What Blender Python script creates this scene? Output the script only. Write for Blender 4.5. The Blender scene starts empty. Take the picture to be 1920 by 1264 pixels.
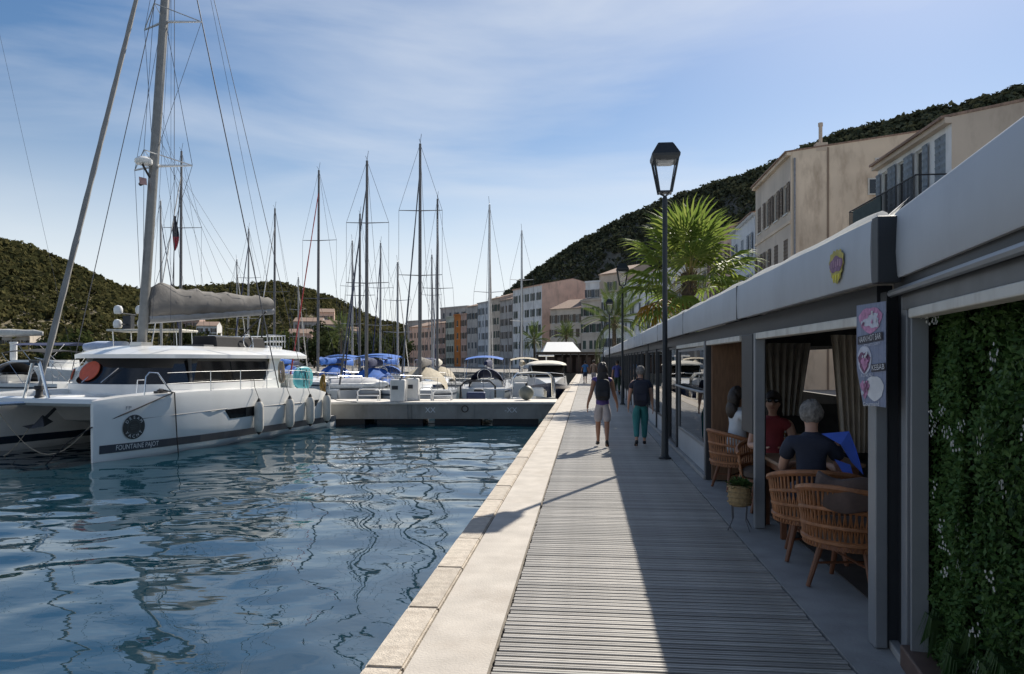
import bpy, bmesh, math, random
import numpy as np
from mathutils import Vector, Matrix, Euler
R = math.radians
random.seed(7)
rnd = random.Random(11)
scene = bpy.context.scene
col = scene.collection

# ------------------------------------------------------------------ camera
# world Y runs along the quay, z = 0 is the boardwalk, the eye is 1.7 m above it
FPX, VPX, HY, EYE = 1400.0, 1099.0, 676.0, 1.70
YAW = math.atan((VPX - 960.0) / FPX)
CY, SY = math.cos(YAW), math.sin(YAW)
cam_data = bpy.data.cameras.new('camera')
cam_data.sensor_width = 36.0
cam_data.lens = 36.0 * FPX / 1920.0
cam_data.shift_y = (HY - 632.0) / 1920.0
cam_data.clip_start = 0.05
cam_data.clip_end = 6000.0
cam = bpy.data.objects.new('camera', cam_data)
col.objects.link(cam)
cam.location = (0, 0, EYE)
cam.rotation_euler = (R(90), 0, YAW)
scene.camera = cam

# ------------------------------------------------------------------ sky and sun
SUN_EL, SUN_AZ = 40.7, 23.8          # azimuth clockwise from +Y
SUN_DIR = Vector((math.sin(R(SUN_AZ)) * math.cos(R(SUN_EL)), math.cos(R(SUN_AZ)) * math.cos(R(SUN_EL)), math.sin(R(SUN_EL))))
world = bpy.data.worlds.new('World')
scene.world = world
world.use_nodes = True
wn, wl = world.node_tree.nodes, world.node_tree.links
wn.clear()
w_out = wn.new('ShaderNodeOutputWorld')
w_bg = wn.new('ShaderNodeBackground')
w_bg.inputs['Strength'].default_value = 0.070
w_sky = wn.new('ShaderNodeTexSky')
w_sky.sky_type = 'NISHITA'
w_sky.sun_disc = False
w_sky.sun_elevation = R(SUN_EL)
w_sky.sun_rotation = R(SUN_AZ)
w_sky.altitude = 0
w_sky.air_density = 1.0
w_sky.dust_density = 0.5
w_sky.ozone_density = 2.4
# thin cirrus: stretched noise over the sky direction, everywhere on the dome
w_tc = wn.new('ShaderNodeTexCoord')
w_map = wn.new('ShaderNodeMapping')
w_map.inputs['Rotation'].default_value = (R(8), R(-14), R(28))
w_map.inputs['Scale'].default_value = (1.3, 2.6, 7.5)
w_n1 = wn.new('ShaderNodeTexNoise')
w_n1.inputs['Scale'].default_value = 1.25
w_n1.inputs['Detail'].default_value = 7.0
w_n1.inputs['Roughness'].default_value = 0.52
w_n1.inputs['Distortion'].default_value = 0.5
w_r1 = wn.new('ShaderNodeMapRange')
w_r1.inputs['From Min'].default_value = 0.43
w_r1.inputs['From Max'].default_value = 0.80
w_r1.inputs['To Min'].default_value = 0.0
w_r1.inputs['To Max'].default_value = 0.62
w_mix = wn.new('ShaderNodeMix')
w_mix.data_type = 'RGBA'
w_mix.inputs['B'].default_value = (8.0, 8.5, 9.2, 1)
wl.new(w_tc.outputs['Generated'], w_map.inputs['Vector'])
wl.new(w_map.outputs['Vector'], w_n1.inputs['Vector'])
wl.new(w_n1.outputs['Fac'], w_r1.inputs['Value'])
wl.new(w_r1.outputs['Result'], w_mix.inputs['Factor'])
w_hsv = wn.new('ShaderNodeHueSaturation')
w_hsv.inputs['Saturation'].default_value = 1.18
wl.new(w_sky.outputs['Color'], w_hsv.inputs['Color'])
# pale haze low over the horizon, the same all the way round
w_sep = wn.new('ShaderNodeSeparateXYZ')
wl.new(w_tc.outputs['Generated'], w_sep.inputs['Vector'])
w_hz = wn.new('ShaderNodeMapRange')
w_hz.interpolation_type = 'SMOOTHERSTEP'
w_hz.inputs['From Min'].default_value = -0.02
w_hz.inputs['From Max'].default_value = 0.36
w_hz.inputs['To Min'].default_value = 0.88
w_hz.inputs['To Max'].default_value = 0.0
wl.new(w_sep.outputs['Z'], w_hz.inputs['Value'])
w_mh = wn.new('ShaderNodeMix')
w_mh.data_type = 'RGBA'
w_mh.inputs['B'].default_value = (9.7, 10.0, 10.2, 1)
wl.new(w_hz.outputs['Result'], w_mh.inputs['Factor'])
wl.new(w_hsv.outputs['Color'], w_mh.inputs['A'])
wl.new(w_mh.outputs['Result'], w_mix.inputs['A'])
wl.new(w_mix.outputs['Result'], w_bg.inputs['Color'])
wl.new(w_bg.outputs['Background'], w_out.inputs['Surface'])

sun_data = bpy.data.lights.new('sun', 'SUN')
sun_data.energy = 4.8
sun_data.angle = R(0.55)
sun_data.color = (1.0, 0.93, 0.82)
sun = bpy.data.objects.new('sun', sun_data)
col.objects.link(sun)
sun.rotation_euler = SUN_DIR.to_track_quat('Z', 'Y').to_euler()
sun.location = SUN_DIR * 200

scene.view_settings.view_transform = 'Standard'
scene.view_settings.look = 'None'
scene.view_settings.exposure = 0.5
scene.view_settings.gamma = 1.0
scene.render.engine = 'CYCLES'
scene.cycles.use_denoising = True
scene.cycles.max_bounces = 8
scene.cycles.transparent_max_bounces = 16
scene.cycles.caustics_reflective = False
scene.cycles.caustics_refractive = False
scene.cycles.sample_clamp_indirect = 6.0

# ------------------------------------------------------------------ helpers
def P(r, t, z=0.0):
    """camera-frame right / depth (metres) to world"""
    return Vector((r * CY - t * SY, t * CY + r * SY, z))

def at(px, py, t):
    """photo pixel at depth t to world"""
    return P((px - 960.0) / FPX * t, t, EYE - (py - HY) / FPX * t)

def on(px, py, z=0.0):
    """photo pixel on the horizontal plane z"""
    t = (EYE - z) * FPX / (py - HY)
    return P((px - 960.0) / FPX * t, t, z)

def zat(py, t):
    return EYE - (py - HY) / FPX * t

class MB:
    def __init__(self):
        self.v, self.f, self.mi = [], [], []
        self.cur = 0
    def add(self, vs, fs):
        n = len(self.v)
        self.v += [tuple(p) for p in vs]
        self.f += [tuple(i + n for i in f) for f in fs]
        self.mi += [self.cur] * len(fs)
        return self
    def box(self, c, s, rz=0.0, rot=None):
        x, y, z = s[0] / 2, s[1] / 2, s[2] / 2
        vs = [Vector(p) for p in ((-x, -y, -z), (x, -y, -z), (x, y, -z), (-x, y, -z), (-x, -y, z), (x, -y, z), (x, y, z), (-x, y, z))]
        m = rot.to_matrix() if rot is not None else Matrix.Rotation(rz, 3, 'Z')
        c = Vector(c)
        return self.add([m @ p + c for p in vs], [(3, 2, 1, 0), (4, 5, 6, 7), (0, 1, 5, 4), (1, 2, 6, 5), (2, 3, 7, 6), (3, 0, 4, 7)])
    def span(self, a, b):
        c = [(a[i] + b[i]) / 2 for i in range(3)]
        return self.box(c, [abs(b[i] - a[i]) for i in range(3)])
    def quad(self, *p):
        return self.add(p, [tuple(range(len(p)))])
    def tube(self, pts, r, n=8, cap=True, flat=1.0):
        pts = [Vector(p) for p in pts]
        rs = r if isinstance(r, (list, tuple)) else [r] * len(pts)
        rings = []
        up = None
        for i, p in enumerate(pts):
            a = pts[max(0, i - 1)]
            b = pts[min(len(pts) - 1, i + 1)]
            d = (b - a)
            d = d.normalized() if d.length > 1e-9 else Vector((0, 0, 1))
            if up is None:
                ref = Vector((0, 0, 1)) if abs(d.z) < 0.9 else Vector((1, 0, 0))
                up = (ref - d * ref.dot(d)).normalized()
            else:
                up = (up - d * up.dot(d))
                up = up.normalized() if up.length > 1e-6 else Vector((1, 0, 0))
            sd = d.cross(up)
            rings.append([p + (up * math.cos(2 * math.pi * k / n) * flat + sd * math.sin(2 * math.pi * k / n)) * rs[i] for k in range(n)])
        return self.loft(rings, True, cap)
    def loft(self, rings, closed=True, cap=True):
        n = len(rings[0])
        vs = [p for ring in rings for p in ring]
        fs = []
        for i in range(len(rings) - 1):
            for k in range(n if closed else n - 1):
                k2 = (k + 1) % n
                fs.append((i * n + k, i * n + k2, (i + 1) * n + k2, (i + 1) * n + k))
        if cap and closed:
            fs.append(tuple(reversed(range(n))))
            fs.append(tuple((len(rings) - 1) * n + k for k in range(n)))
        return self.add(vs, fs)
    def lathe(self, prof, c=(0, 0, 0), n=12, sx=1.0, sy=1.0, cap=True):
        c = Vector(c)
        rings = [[c + Vector((r * sx * math.cos(2 * math.pi * k / n), r * sy * math.sin(2 * math.pi * k / n), z)) for k in range(n)] for r, z in prof]
        return self.loft(rings, True, cap)
    def ball(self, c, r, n=10, m=6):
        rr = r if isinstance(r, (list, tuple)) else (r, r, r)
        c = Vector(c)
        rings = []
        for i in range(m + 1):
            a = -math.pi / 2 + math.pi * (i + 0.001 * (i == 0) - 0.001 * (i == m)) / m
            rings.append([c + Vector((rr[0] * math.cos(a) * math.cos(2 * math.pi * k / n), rr[1] * math.cos(a) * math.sin(2 * math.pi * k / n), rr[2] * math.sin(a))) for k in range(n)])
        return self.loft(rings)
    def prism(self, poly, axis_vec):
        """extrude a polygon (list of 3D points) along a vector"""
        n = len(poly)
        a = [Vector(p) for p in poly]
        d = Vector(axis_vec)
        return self.add(a + [p + d for p in a], [tuple(reversed(range(n))), tuple(range(n, 2 * n))] + [(k, (k + 1) % n, n + (k + 1) % n, n + k) for k in range(n)])
    def mesh(self, name, mats, smooth=False):
        me = bpy.data.meshes.new(name)
        me.from_pydata(self.v, [], self.f)
        if not isinstance(mats, (list, tuple)):
            mats = [mats]
        for m in mats:
            me.materials.append(m)
        if len(mats) > 1:
            me.polygons.foreach_set('material_index', self.mi)
        if smooth:
            me.polygons.foreach_set('use_smooth', [True] * len(me.polygons))
            try:
                me.set_sharp_from_angle(angle=R(smooth if smooth is not True else 40))
            except Exception:
                pass
        me.update()
        return me
    def build(self, name, mats, parent=None, smooth=False, bevel=0.0, seg=2, recalc=True):
        me = self.mesh(name, mats, smooth)
        if recalc:
            bm = bmesh.new(); bm.from_mesh(me)
            bmesh.ops.recalc_face_normals(bm, faces=bm.faces)
            bm.to_mesh(me); bm.free()
        o = bpy.data.objects.new(name, me)
        col.objects.link(o)
        if parent is not None:
            o.parent = parent
        if bevel:
            b = o.modifiers.new('edge', 'BEVEL'); b.width = bevel; b.segments = seg; b.limit_method = 'ANGLE'; b.angle_limit = R(35)
        return o

def link(name, me, parent=None, loc=None, rot=None, scale=None):
    o = bpy.data.objects.new(name, me)
    col.objects.link(o)
    if parent is not None: o.parent = parent
    if loc is not None: o.location = loc
    if rot is not None: o.rotation_euler = rot
    if scale is not None: o.scale = scale
    return o

def tag(o, label=None, cat=None, group=None, kind=None):
    if label: o['label'] = label
    if cat: o['category'] = cat
    if group: o['group'] = group
    if kind: o['kind'] = kind
    return o

def thing(name, label, cat, loc=(0, 0, 0), rz=0.0, group=None):
    o = bpy.data.objects.new(name, None)
    col.objects.link(o)
    o.location = loc
    o.rotation_euler = (0, 0, rz)
    o.empty_display_size = 0.2
    return tag(o, label, cat, group)

def copy_tree(o, parent=None):
    c = o.copy(); col.objects.link(c); c.parent = parent
    for ch in list(o.children):
        copy_tree(ch, c)
    return c

# ------------------------------------------------------------------ materials
MATS = {}
def pm(name, c, rough=0.55, metal=0.0, var=0.18, scale=6.0, bump=0.0, bscale=40.0, spec=0.5, coat=0.0, rand=0.0, dirt=None, dscale=1.5, damt=0.5, stretch=None, alpha=None, sss=0.0, trans=0.0):
    """Principled material with noise-driven colour variation, optional per-object variation, stains and fine relief"""
    if name in MATS: return MATS[name]
    m = bpy.data.materials.new(name); m.use_nodes = True
    n, l = m.node_tree.nodes, m.node_tree.links
    b = n['Principled BSDF']
    b.inputs['Roughness'].default_value = rough
    b.inputs['Metallic'].default_value = metal
    b.inputs['Specular IOR Level'].default_value = spec
    b.inputs['Coat Weight'].default_value = coat
    b.inputs['Coat Roughness'].default_value = 0.08
    tc = n.new('ShaderNodeTexCoord')
    vec = tc.outputs['Object']
    if stretch:
        mp = n.new('ShaderNodeMapping'); mp.inputs['Scale'].default_value = stretch
        l.new(vec, mp.inputs['Vector']); vec = mp.outputs['Vector']
    nz = n.new('ShaderNodeTexNoise'); nz.inputs['Scale'].default_value = scale; nz.inputs['Detail'].default_value = 5
    l.new(vec, nz.inputs['Vector'])
    mr = n.new('ShaderNodeMapRange'); mr.inputs['From Min'].default_value = 0.3; mr.inputs['From Max'].default_value = 0.7
    mr.inputs['To Min'].default_value = 1 - var; mr.inputs['To Max'].default_value = 1 + var
    l.new(nz.outputs['Fac'], mr.inputs['Value'])
    hsv = n.new('ShaderNodeHueSaturation'); hsv.inputs['Color'].default_value = (*c, 1)
    val = mr.outputs['Result']
    if rand:
        oi = n.new('ShaderNodeObjectInfo')
        m2 = n.new('ShaderNodeMapRange'); m2.inputs['To Min'].default_value = 1 - rand; m2.inputs['To Max'].default_value = 1 + rand
        l.new(oi.outputs['Random'], m2.inputs['Value'])
        mu = n.new('ShaderNodeMath'); mu.operation = 'MULTIPLY'
        l.new(val, mu.inputs[0]); l.new(m2.outputs['Result'], mu.inputs[1]); val = mu.outputs['Value']
    l.new(val, hsv.inputs['Value'])
    out = hsv.outputs['Color']
    if dirt:
        dn = n.new('ShaderNodeTexNoise'); dn.inputs['Scale'].default_value = dscale; dn.inputs['Detail'].default_value = 8; dn.inputs['Roughness'].default_value = 0.65
        mp2 = n.new('ShaderNodeMapping'); mp2.inputs['Scale'].default_value = (1, 1, 0.35); mp2.inputs['Location'].default_value = (3.1, 1.7, 0.4)
        l.new(tc.outputs['Object'], mp2.inputs['Vector']); l.new(mp2.outputs['Vector'], dn.inputs['Vector'])
        dr = n.new('ShaderNodeMapRange'); dr.inputs['From Min'].default_value = 0.5; dr.inputs['From Max'].default_value = 0.72
        dr.inputs['To Max'].default_value = damt
        l.new(dn.outputs['Fac'], dr.inputs['Value'])
        mx = n.new('ShaderNodeMix'); mx.data_type = 'RGBA'; mx.inputs['B'].default_value = (*dirt, 1)
        l.new(dr.outputs['Result'], mx.inputs['Factor']); l.new(out, mx.inputs['A']); out = mx.outputs['Result']
    l.new(out, b.inputs['Base Color'])
    if bump:
        bn = n.new('ShaderNodeTexNoise'); bn.inputs['Scale'].default_value = bscale; bn.inputs['Detail'].default_value = 4
        l.new(vec, bn.inputs['Vector'])
        bp = n.new('ShaderNodeBump'); bp.inputs['Strength'].default_value = bump; bp.inputs['Distance'].default_value = 0.02
        l.new(bn.outputs['Fac'], bp.inputs['Height']); l.new(bp.outputs['Normal'], b.inputs['Normal'])
    if trans:
        b.inputs['Transmission Weight'].default_value = trans
    MATS[name] = m
    return m

def leaf_mat(name, c, c2, trans=0.35, rough=0.5, spec=0.2):
    """foliage: diffuse plus translucent, colour varying by face island and place"""
    if name in MATS: return MATS[name]
    m = bpy.data.materials.new(name); m.use_nodes = True
    n, l = m.node_tree.nodes, m.node_tree.links
    b = n['Principled BSDF']; b.inputs['Roughness'].default_value = rough; b.inputs['Specular IOR Level'].default_value = spec
    geo = n.new('ShaderNodeNewGeometry')
    mx = n.new('ShaderNodeMix'); mx.data_type = 'RGBA'
    mx.inputs['A'].default_value = (*c, 1); mx.inputs['B'].default_value = (*c2, 1)
    l.new(geo.outputs['Random Per Island'], mx.inputs['Factor'])
    l.new(mx.outputs['Result'], b.inputs['Base Color'])
    tr = n.new('ShaderNodeBsdfTranslucent'); l.new(mx.outputs['Result'], tr.inputs['Color'])
    ms = n.new('ShaderNodeMixShader'); ms.inputs['Fac'].default_value = trans
    l.new(b.outputs['BSDF'], ms.inputs[1]); l.new(tr.outputs['BSDF'], ms.inputs[2])
    l.new(ms.outputs['Shader'], n['Material Output'].inputs['Surface'])
    MATS[name] = m
    return m

def glass_mat(name, tint=(0.9, 0.93, 0.95), rough=0.0, refl=1.0):
    """thin architectural pane: fresnel reflection over tinted transparency"""
    if name in MATS: return MATS[name]
    m = bpy.data.materials.new(name); m.use_nodes = True
    n, l = m.node_tree.nodes, m.node_tree.links
    n.remove(n['Principled BSDF'])
    tr = n.new('ShaderNodeBsdfTransparent'); tr.inputs['Color'].default_value = (*tint, 1)
    gl = n.new('ShaderNodeBsdfGlossy'); gl.inputs['Roughness'].default_value = rough; gl.inputs['Color'].default_value = (refl, refl, refl, 1)
    fr = n.new('ShaderNodeFresnel'); fr.inputs['IOR'].default_value = 1.5
    ms = n.new('ShaderNodeMixShader')
    l.new(fr.outputs['Fac'], ms.inputs['Fac']); l.new(tr.outputs['BSDF'], ms.inputs[1]); l.new(gl.outputs['BSDF'], ms.inputs[2])
    l.new(ms.outputs['Shader'], n['Material Output'].inputs['Surface'])
    MATS[name] = m
    return m

def text_mesh(s, size, name='lettering', extrude=0.0, align='CENTER', shear=0.0):
    cu = bpy.data.curves.new(name, 'FONT'); cu.body = s; cu.size = size; cu.extrude = extrude; cu.align_x = align; cu.align_y = 'CENTER'; cu.shear = shear
    cu.resolution_u = 3
    o = bpy.data.objects.new(name, cu); col.objects.link(o)
    dg = bpy.context.evaluated_depsgraph_get()
    me = bpy.data.meshes.new_from_object(o.evaluated_get(dg))
    bpy.data.objects.remove(o); bpy.data.curves.remove(cu)
    me.name = name
    return me

def put_text(s, size, mat, parent, mtx, name='lettering', width=None, shear=0.0):
    me = text_mesh(s, size, name, shear=shear)
    me.materials.clear(); me.materials.append(mat)
    o = link(name, me, parent)
    if width:
        xs = [v.co.x for v in me.vertices]
        k = width / max(1e-6, max(xs) - min(xs))
        mtx = mtx @ Matrix.Diagonal((k, 1, 1, 1))
    o.matrix_local = mtx
    return o

def frame(origin, xdir, ydir):
    """matrix with local x,y along the given directions (text plane)"""
    x = Vector(xdir).normalized(); y = Vector(ydir); y = (y - x * y.dot(x)).normalized(); z = x.cross(y)
    m = Matrix((x, y, z)).transposed().to_4x4(); m.translation = Vector(origin)
    return m

def interp(pts, x):
    if x <= pts[0][0]: return pts[0][1]
    for (a, b), (c, d) in zip(pts, pts[1:]):
        if x <= c: return b + (d - b) * (x - a) / (c - a)
    return pts[-1][1]

WZ = -0.95   # water level
WHITE_GEL = pm('white gelcoat', (0.80, 0.80, 0.78), 0.28, var=0.04, scale=1.2, coat=0.4, dirt=(0.45, 0.44, 0.40), dscale=1.2, damt=0.18)
GREY_GEL = pm('grey gelcoat', (0.42, 0.45, 0.48), 0.3, var=0.05, coat=0.4, dirt=(0.3, 0.3, 0.28), damt=0.2)
NAVY_GEL = pm('navy gelcoat', (0.02, 0.035, 0.09), 0.25, var=0.08, coat=0.5)
DARK_STRIPE = pm('dark blue boot stripe', (0.022, 0.035, 0.055), 0.4, var=0.1)
SMOKED = pm('smoked acrylic window', (0.008, 0.009, 0.011), 0.04, var=0.05, spec=0.7)
ALU = pm('anodised aluminium', (0.55, 0.55, 0.54), 0.38, metal=0.85, var=0.08, scale=3)
MASTGREY = pm('grey mast paint', (0.30, 0.30, 0.30), 0.4, metal=0.3, var=0.1)
DARKMAST = pm('dark mast alloy', (0.12, 0.12, 0.125), 0.45, metal=0.3, var=0.1)
STEEL = pm('polished stainless steel', (0.72, 0.72, 0.72), 0.22, metal=1.0, var=0.05)
WIRE = pm('rigging wire', (0.10, 0.10, 0.11), 0.5, metal=0.4, var=0.1)
BLACKROPE = pm('black rope', (0.015, 0.015, 0.018), 0.8, var=0.2, bump=0.4, bscale=120)
BEIGEROPE = pm('beige rope', (0.42, 0.35, 0.26), 0.9, var=0.3, bump=0.4, bscale=120)
RUBBER = pm('black rubber', (0.018, 0.018, 0.02), 0.6, var=0.2)
FENDERM = pm('white vinyl fender', (0.62, 0.59, 0.53), 0.45, var=0.08, dirt=(0.3, 0.28, 0.24), dscale=5, damt=0.4)
BLUEC = pm('bright blue canvas', (0.015, 0.11, 0.42), 0.8, var=0.2, scale=4, bump=0.2, bscale=30)
NAVYC = pm('navy canvas', (0.015, 0.025, 0.08), 0.85, var=0.2, bump=0.2, bscale=30)
BLACKC = pm('black canvas', (0.015, 0.015, 0.017), 0.8, var=0.2, bump=0.2, bscale=30)
GREYC = pm('grey sail bag canvas', (0.165, 0.155, 0.145), 0.85, var=0.22, scale=2.2, bump=0.35, bscale=9)
TANC = pm('tan canvas', (0.42, 0.37, 0.28), 0.85, var=0.15, bump=0.2, bscale=30)
SAILC = pm('white furled sail cloth', (0.62, 0.59, 0.54), 0.75, var=0.15, scale=3, bump=0.3, bscale=14)
CREAMC = pm('cream canvas', (0.68, 0.64, 0.55), 0.8, var=0.1, bump=0.2, bscale=30)
TEAKD = pm('teak deck', (0.30, 0.22, 0.14), 0.7, var=0.25, stretch=(1, 18, 1))
REDP = pm('red paint', (0.45, 0.05, 0.04), 0.45, var=0.12)
# ================================================================== water
def make_water():
    X0, X1, Y0, Y1, d = -46.0, -1.2, -6.0, 50.0, 0.115
    nx, ny = int((X1 - X0) / d), int((Y1 - Y0) / d)
    xs = np.linspace(X0, X1, nx); ys = np.linspace(Y0, Y1, ny)
    gx, gy = np.meshgrid(xs, ys)
    rg = np.random.RandomState(5)
    h = np.zeros_like(gx)
    for k in range(64):
        lam = 0.55 * (2.9 / 0.55) ** rg.rand()
        th = rg.normal(R(65), R(48))
        amp = 0.0018 * lam ** 1.05
        kx, ky = 2 * math.pi / lam * math.cos(th), 2 * math.pi / lam * math.sin(th)
        wob = 0.6 * np.sin(gx * 0.23 * rg.uniform(.5, 1.5) + gy * 0.19 * rg.uniform(.5, 1.5) + rg.rand() * 6)
        h += amp * np.sin(kx * gx + ky * gy + wob + rg.rand() * 6.283)
    # calmer and livelier patches
    patch = 0.8 + 0.35 * np.sin(gx * 0.31 + 1.3 * np.sin(gy * 0.17)) * np.sin(gy * 0.27 + 0.8)
    edge = np.minimum(np.minimum(gx - X0, X1 + 0.6 - gx), np.minimum(gy - Y0, Y1 - gy))
    h *= patch * np.clip(edge / 0.6, 0, 1)
    vs = np.stack([gx.ravel(), gy.ravel(), WZ + h.ravel()], 1)
    idx = np.arange(nx * ny).reshape(ny, nx)
    f = np.stack([idx[:-1, :-1].ravel(), idx[:-1, 1:].ravel(), idx[1:, 1:].ravel(), idx[1:, :-1].ravel()], 1)
    n = len(vs)
    big = 3000.0
    xo, yo = [-big, X0, X1, 60.0], [-200.0, Y0, Y1, big]
    ov, of = [], []
    for j in range(3):
        for i in range(3):
            if i == 1 and j == 1: continue
            if i == 2 and j < 2: continue
            b = n + len(ov)
            ov += [(xo[i], yo[j], WZ), (xo[i + 1], yo[j], WZ), (xo[i + 1], yo[j + 1], WZ), (xo[i], yo[j + 1], WZ)]
            of.append((b, b + 1, b + 2, b + 3))
    allv = np.vstack([vs, np.array(ov)]); allf = np.vstack([f, np.array(of)])
    me = bpy.data.meshes.new('water')
    me.vertices.add(len(allv)); me.vertices.foreach_set('co', allv.ravel())
    me.loops.add(allf.size); me.loops.foreach_set('vertex_index', allf.ravel().astype(np.int32))
    me.polygons.add(len(allf)); me.polygons.foreach_set('loop_start', np.arange(0, allf.size, 4, dtype=np.int32))
    me.polygons.foreach_set('use_smooth', np.ones(len(allf), dtype=bool))
    me.update(calc_edges=True); me.validate()
    m = bpy.data.materials.new('harbour water'); m.use_nodes = True
    nn, l = m.node_tree.nodes, m.node_tree.links
    b = nn['Principled BSDF']
    b.inputs['Base Color'].default_value = (0.003, 0.026, 0.042, 1)
    b.inputs['Roughness'].default_value = 0.015
    b.inputs['IOR'].default_value = 2.5
    tc = nn.new('ShaderNodeTexCoord')
    n1 = nn.new('ShaderNodeTexNoise'); n1.inputs['Scale'].default_value = 1.7; n1.inputs['Detail'].default_value = 2.5
    mp = nn.new('ShaderNodeMapping'); mp.inputs['Scale'].default_value = (0.8, 1.5, 1); mp.inputs['Rotation'].default_value = (0, 0, R(-14))
    l.new(tc.outputs['Object'], mp.inputs['Vector']); l.new(mp.outputs['Vector'], n1.inputs['Vector'])
    bp = nn.new('ShaderNodeBump'); bp.inputs['Strength'].default_value = 0.08; bp.inputs['Distance'].default_value = 0.12
    l.new(n1.outputs['Fac'], bp.inputs['Height']); l.new(bp.outputs['Normal'], b.inputs['Normal'])
    me.materials.append(m)
    return tag(link('water', me), 'teal rippling harbour water beside the quay', kind='structure')
make_water()

# ================================================================== land
CONC = pm('pale quay concrete', (0.47, 0.43, 0.38), 0.85, var=0.12, scale=3.5, bump=0.25, bscale=60, dirt=(0.30, 0.25, 0.20), dscale=2.2, damt=0.35)
CONC_DK = pm('grey quay wall concrete', (0.22, 0.21, 0.19), 0.9, var=0.25, scale=2, bump=0.4, bscale=20, dirt=(0.05, 0.06, 0.05), damt=0.6)
PAVE = pm('grey terrace paving', (0.30, 0.295, 0.285), 0.75, var=0.15, scale=4, bump=0.2, bscale=50, dirt=(0.2, 0.19, 0.18), damt=0.3)
STREET = pm('street paving', (0.25, 0.23, 0.2), 0.9, var=0.15, scale=1.2)
COPE = pm('granite coping stone', (0.48, 0.425, 0.355), 0.85, var=0.16, scale=14, bump=0.5, bscale=90, rand=0.10, dirt=(0.26, 0.2, 0.15), dscale=7, damt=0.45)
QX = -1.23         # quay edge
DX0, DX1 = -0.525, 1.475   # boardwalk
QY0, QY1 = -3.0, 104.0
# quay body and walkway
m = MB()
m.span((QX + 0.02, QY0, -3.0), (QX + 0.24, QY1, -0.13))
o = m.build('quay_wall', CONC_DK); tag(o, 'grey concrete quay wall dropping to the water', kind='structure')
m = MB()
m.span((QX + 0.24, QY0, -0.6), (DX0 - 0.012, QY1, 0.0))
o = m.build('quay_path', CONC); tag(o, 'pale concrete strip along the quay edge', kind='structure')
QUAY = o
m = MB()
m.span((DX0 - 0.01, QY0, -0.6), (DX1, QY1, -0.055))
o = m.build('boardwalk', pm('dark joist bed', (0.045, 0.042, 0.04), 0.9)); tag(o, 'grey timber boardwalk along the quay', kind='structure')
BOARD = o
m = MB()
m.span((DX1 + 0.004, QY0, -0.6), (7.2, QY1, -0.004))
o = m.build('terrace_pavement', PAVE); tag(o, 'grey paving under the terrace fronts', kind='structure')
# street and town ground behind
m = MB()
gp = [P(*a) for a in ((14, -10), (400, -10), (400, 800), (-420, 800), (-420, 330), (-140, 160), (-80, 140), (-25, 118), (2, 104))]
gp = [(7.2, -10, -0.02), (400, -10, -0.02), (400, 900, -0.02), (-600, 900, -0.02)] + [(p.x, p.y, -0.02) for p in gp[4:8]] + [(-6, 105, -0.02), (7.2, 104.1, -0.02)]
m.prism([(x, y, -2.5) for x, y, z in gp], (0, 0, 2.48))
o = m.build('ground', STREET); tag(o, 'paved ground behind the harbour', kind='structure')

# coping stones: one metre each, open joints
m = MB()
m.box((0, 0, 0), (0.22, 0.988, 0.17))
bm = bmesh.new(); me = m.mesh('coping_stone', COPE); bm.from_mesh(me)
bmesh.ops.bevel(bm, geom=[e for e in bm.edges], offset=0.012, segments=2, affect='EDGES', clamp_overlap=True)
bm.to_mesh(me); bm.free()
for i in range(int(QY1 - QY0)):
    link('coping_stone', me, QUAY, (QX + 0.115, QY0 + 0.5 + i + 0.04, -0.078 + rnd.uniform(-.003, .003)))

# boardwalk planks
PLANK = pm('weathered deck plank', (0.36, 0.34, 0.31), 0.5, var=0.22, scale=2.5, stretch=(1.2, 14, 14), rand=0.22, bump=0.25, bscale=6, dirt=(0.2, 0.18, 0.155), dscale=3, damt=0.5)
pitch, pw = 0.0725, 0.052
W = DX1 - DX0 - 0.02
def plank_profile(x0, x1):
    """a grooved board: flat-topped with one groove"""
    g = pw / 2
    prof = [(-g, -0.027), (-g, -0.003), (-g + .003, 0), (-0.004, 0), (-0.0025, -0.006), (0.0025, -0.006), (0.004, 0), (g - .003, 0), (g, -0.003), (g, -0.027)]
    return [[(x, y, z) for y, z in prof] for x in (x0, x1)]
m = MB(); m.loft(plank_profile(-W / 2, W / 2)); pme = m.mesh('plank', PLANK)
bm = bmesh.new(); bm.from_mesh(pme); bmesh.ops.recalc_face_normals(bm, faces=bm.faces); bm.to_mesh(pme); bm.free()
cx = (DX0 + DX1) / 2
y = 1.5
for i in range(300):
    link('plank', pme, BOARD, (cx + rnd.uniform(-.006, .006), y, -0.008 + rnd.uniform(-.0015, .0015)), (0, 0, rnd.uniform(-.0006, .0006)))
    y += pitch
m = MB()
yy = y
def plankbox(yc):
    m.span((DX0 + .01, yc - pw / 2, -0.035), (DX1 - .01, yc + pw / 2, -0.008 + rnd.uniform(-.0015, .0015)))
while yy < QY1 - 0.2:
    plankbox(yy); yy += pitch
yy = 1.5 - pitch
while yy > QY0 + 0.1:
    plankbox(yy); yy -= pitch
o = m.build('planks', PLANK, BOARD, recalc=False); tag(o, kind='stuff')

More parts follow.
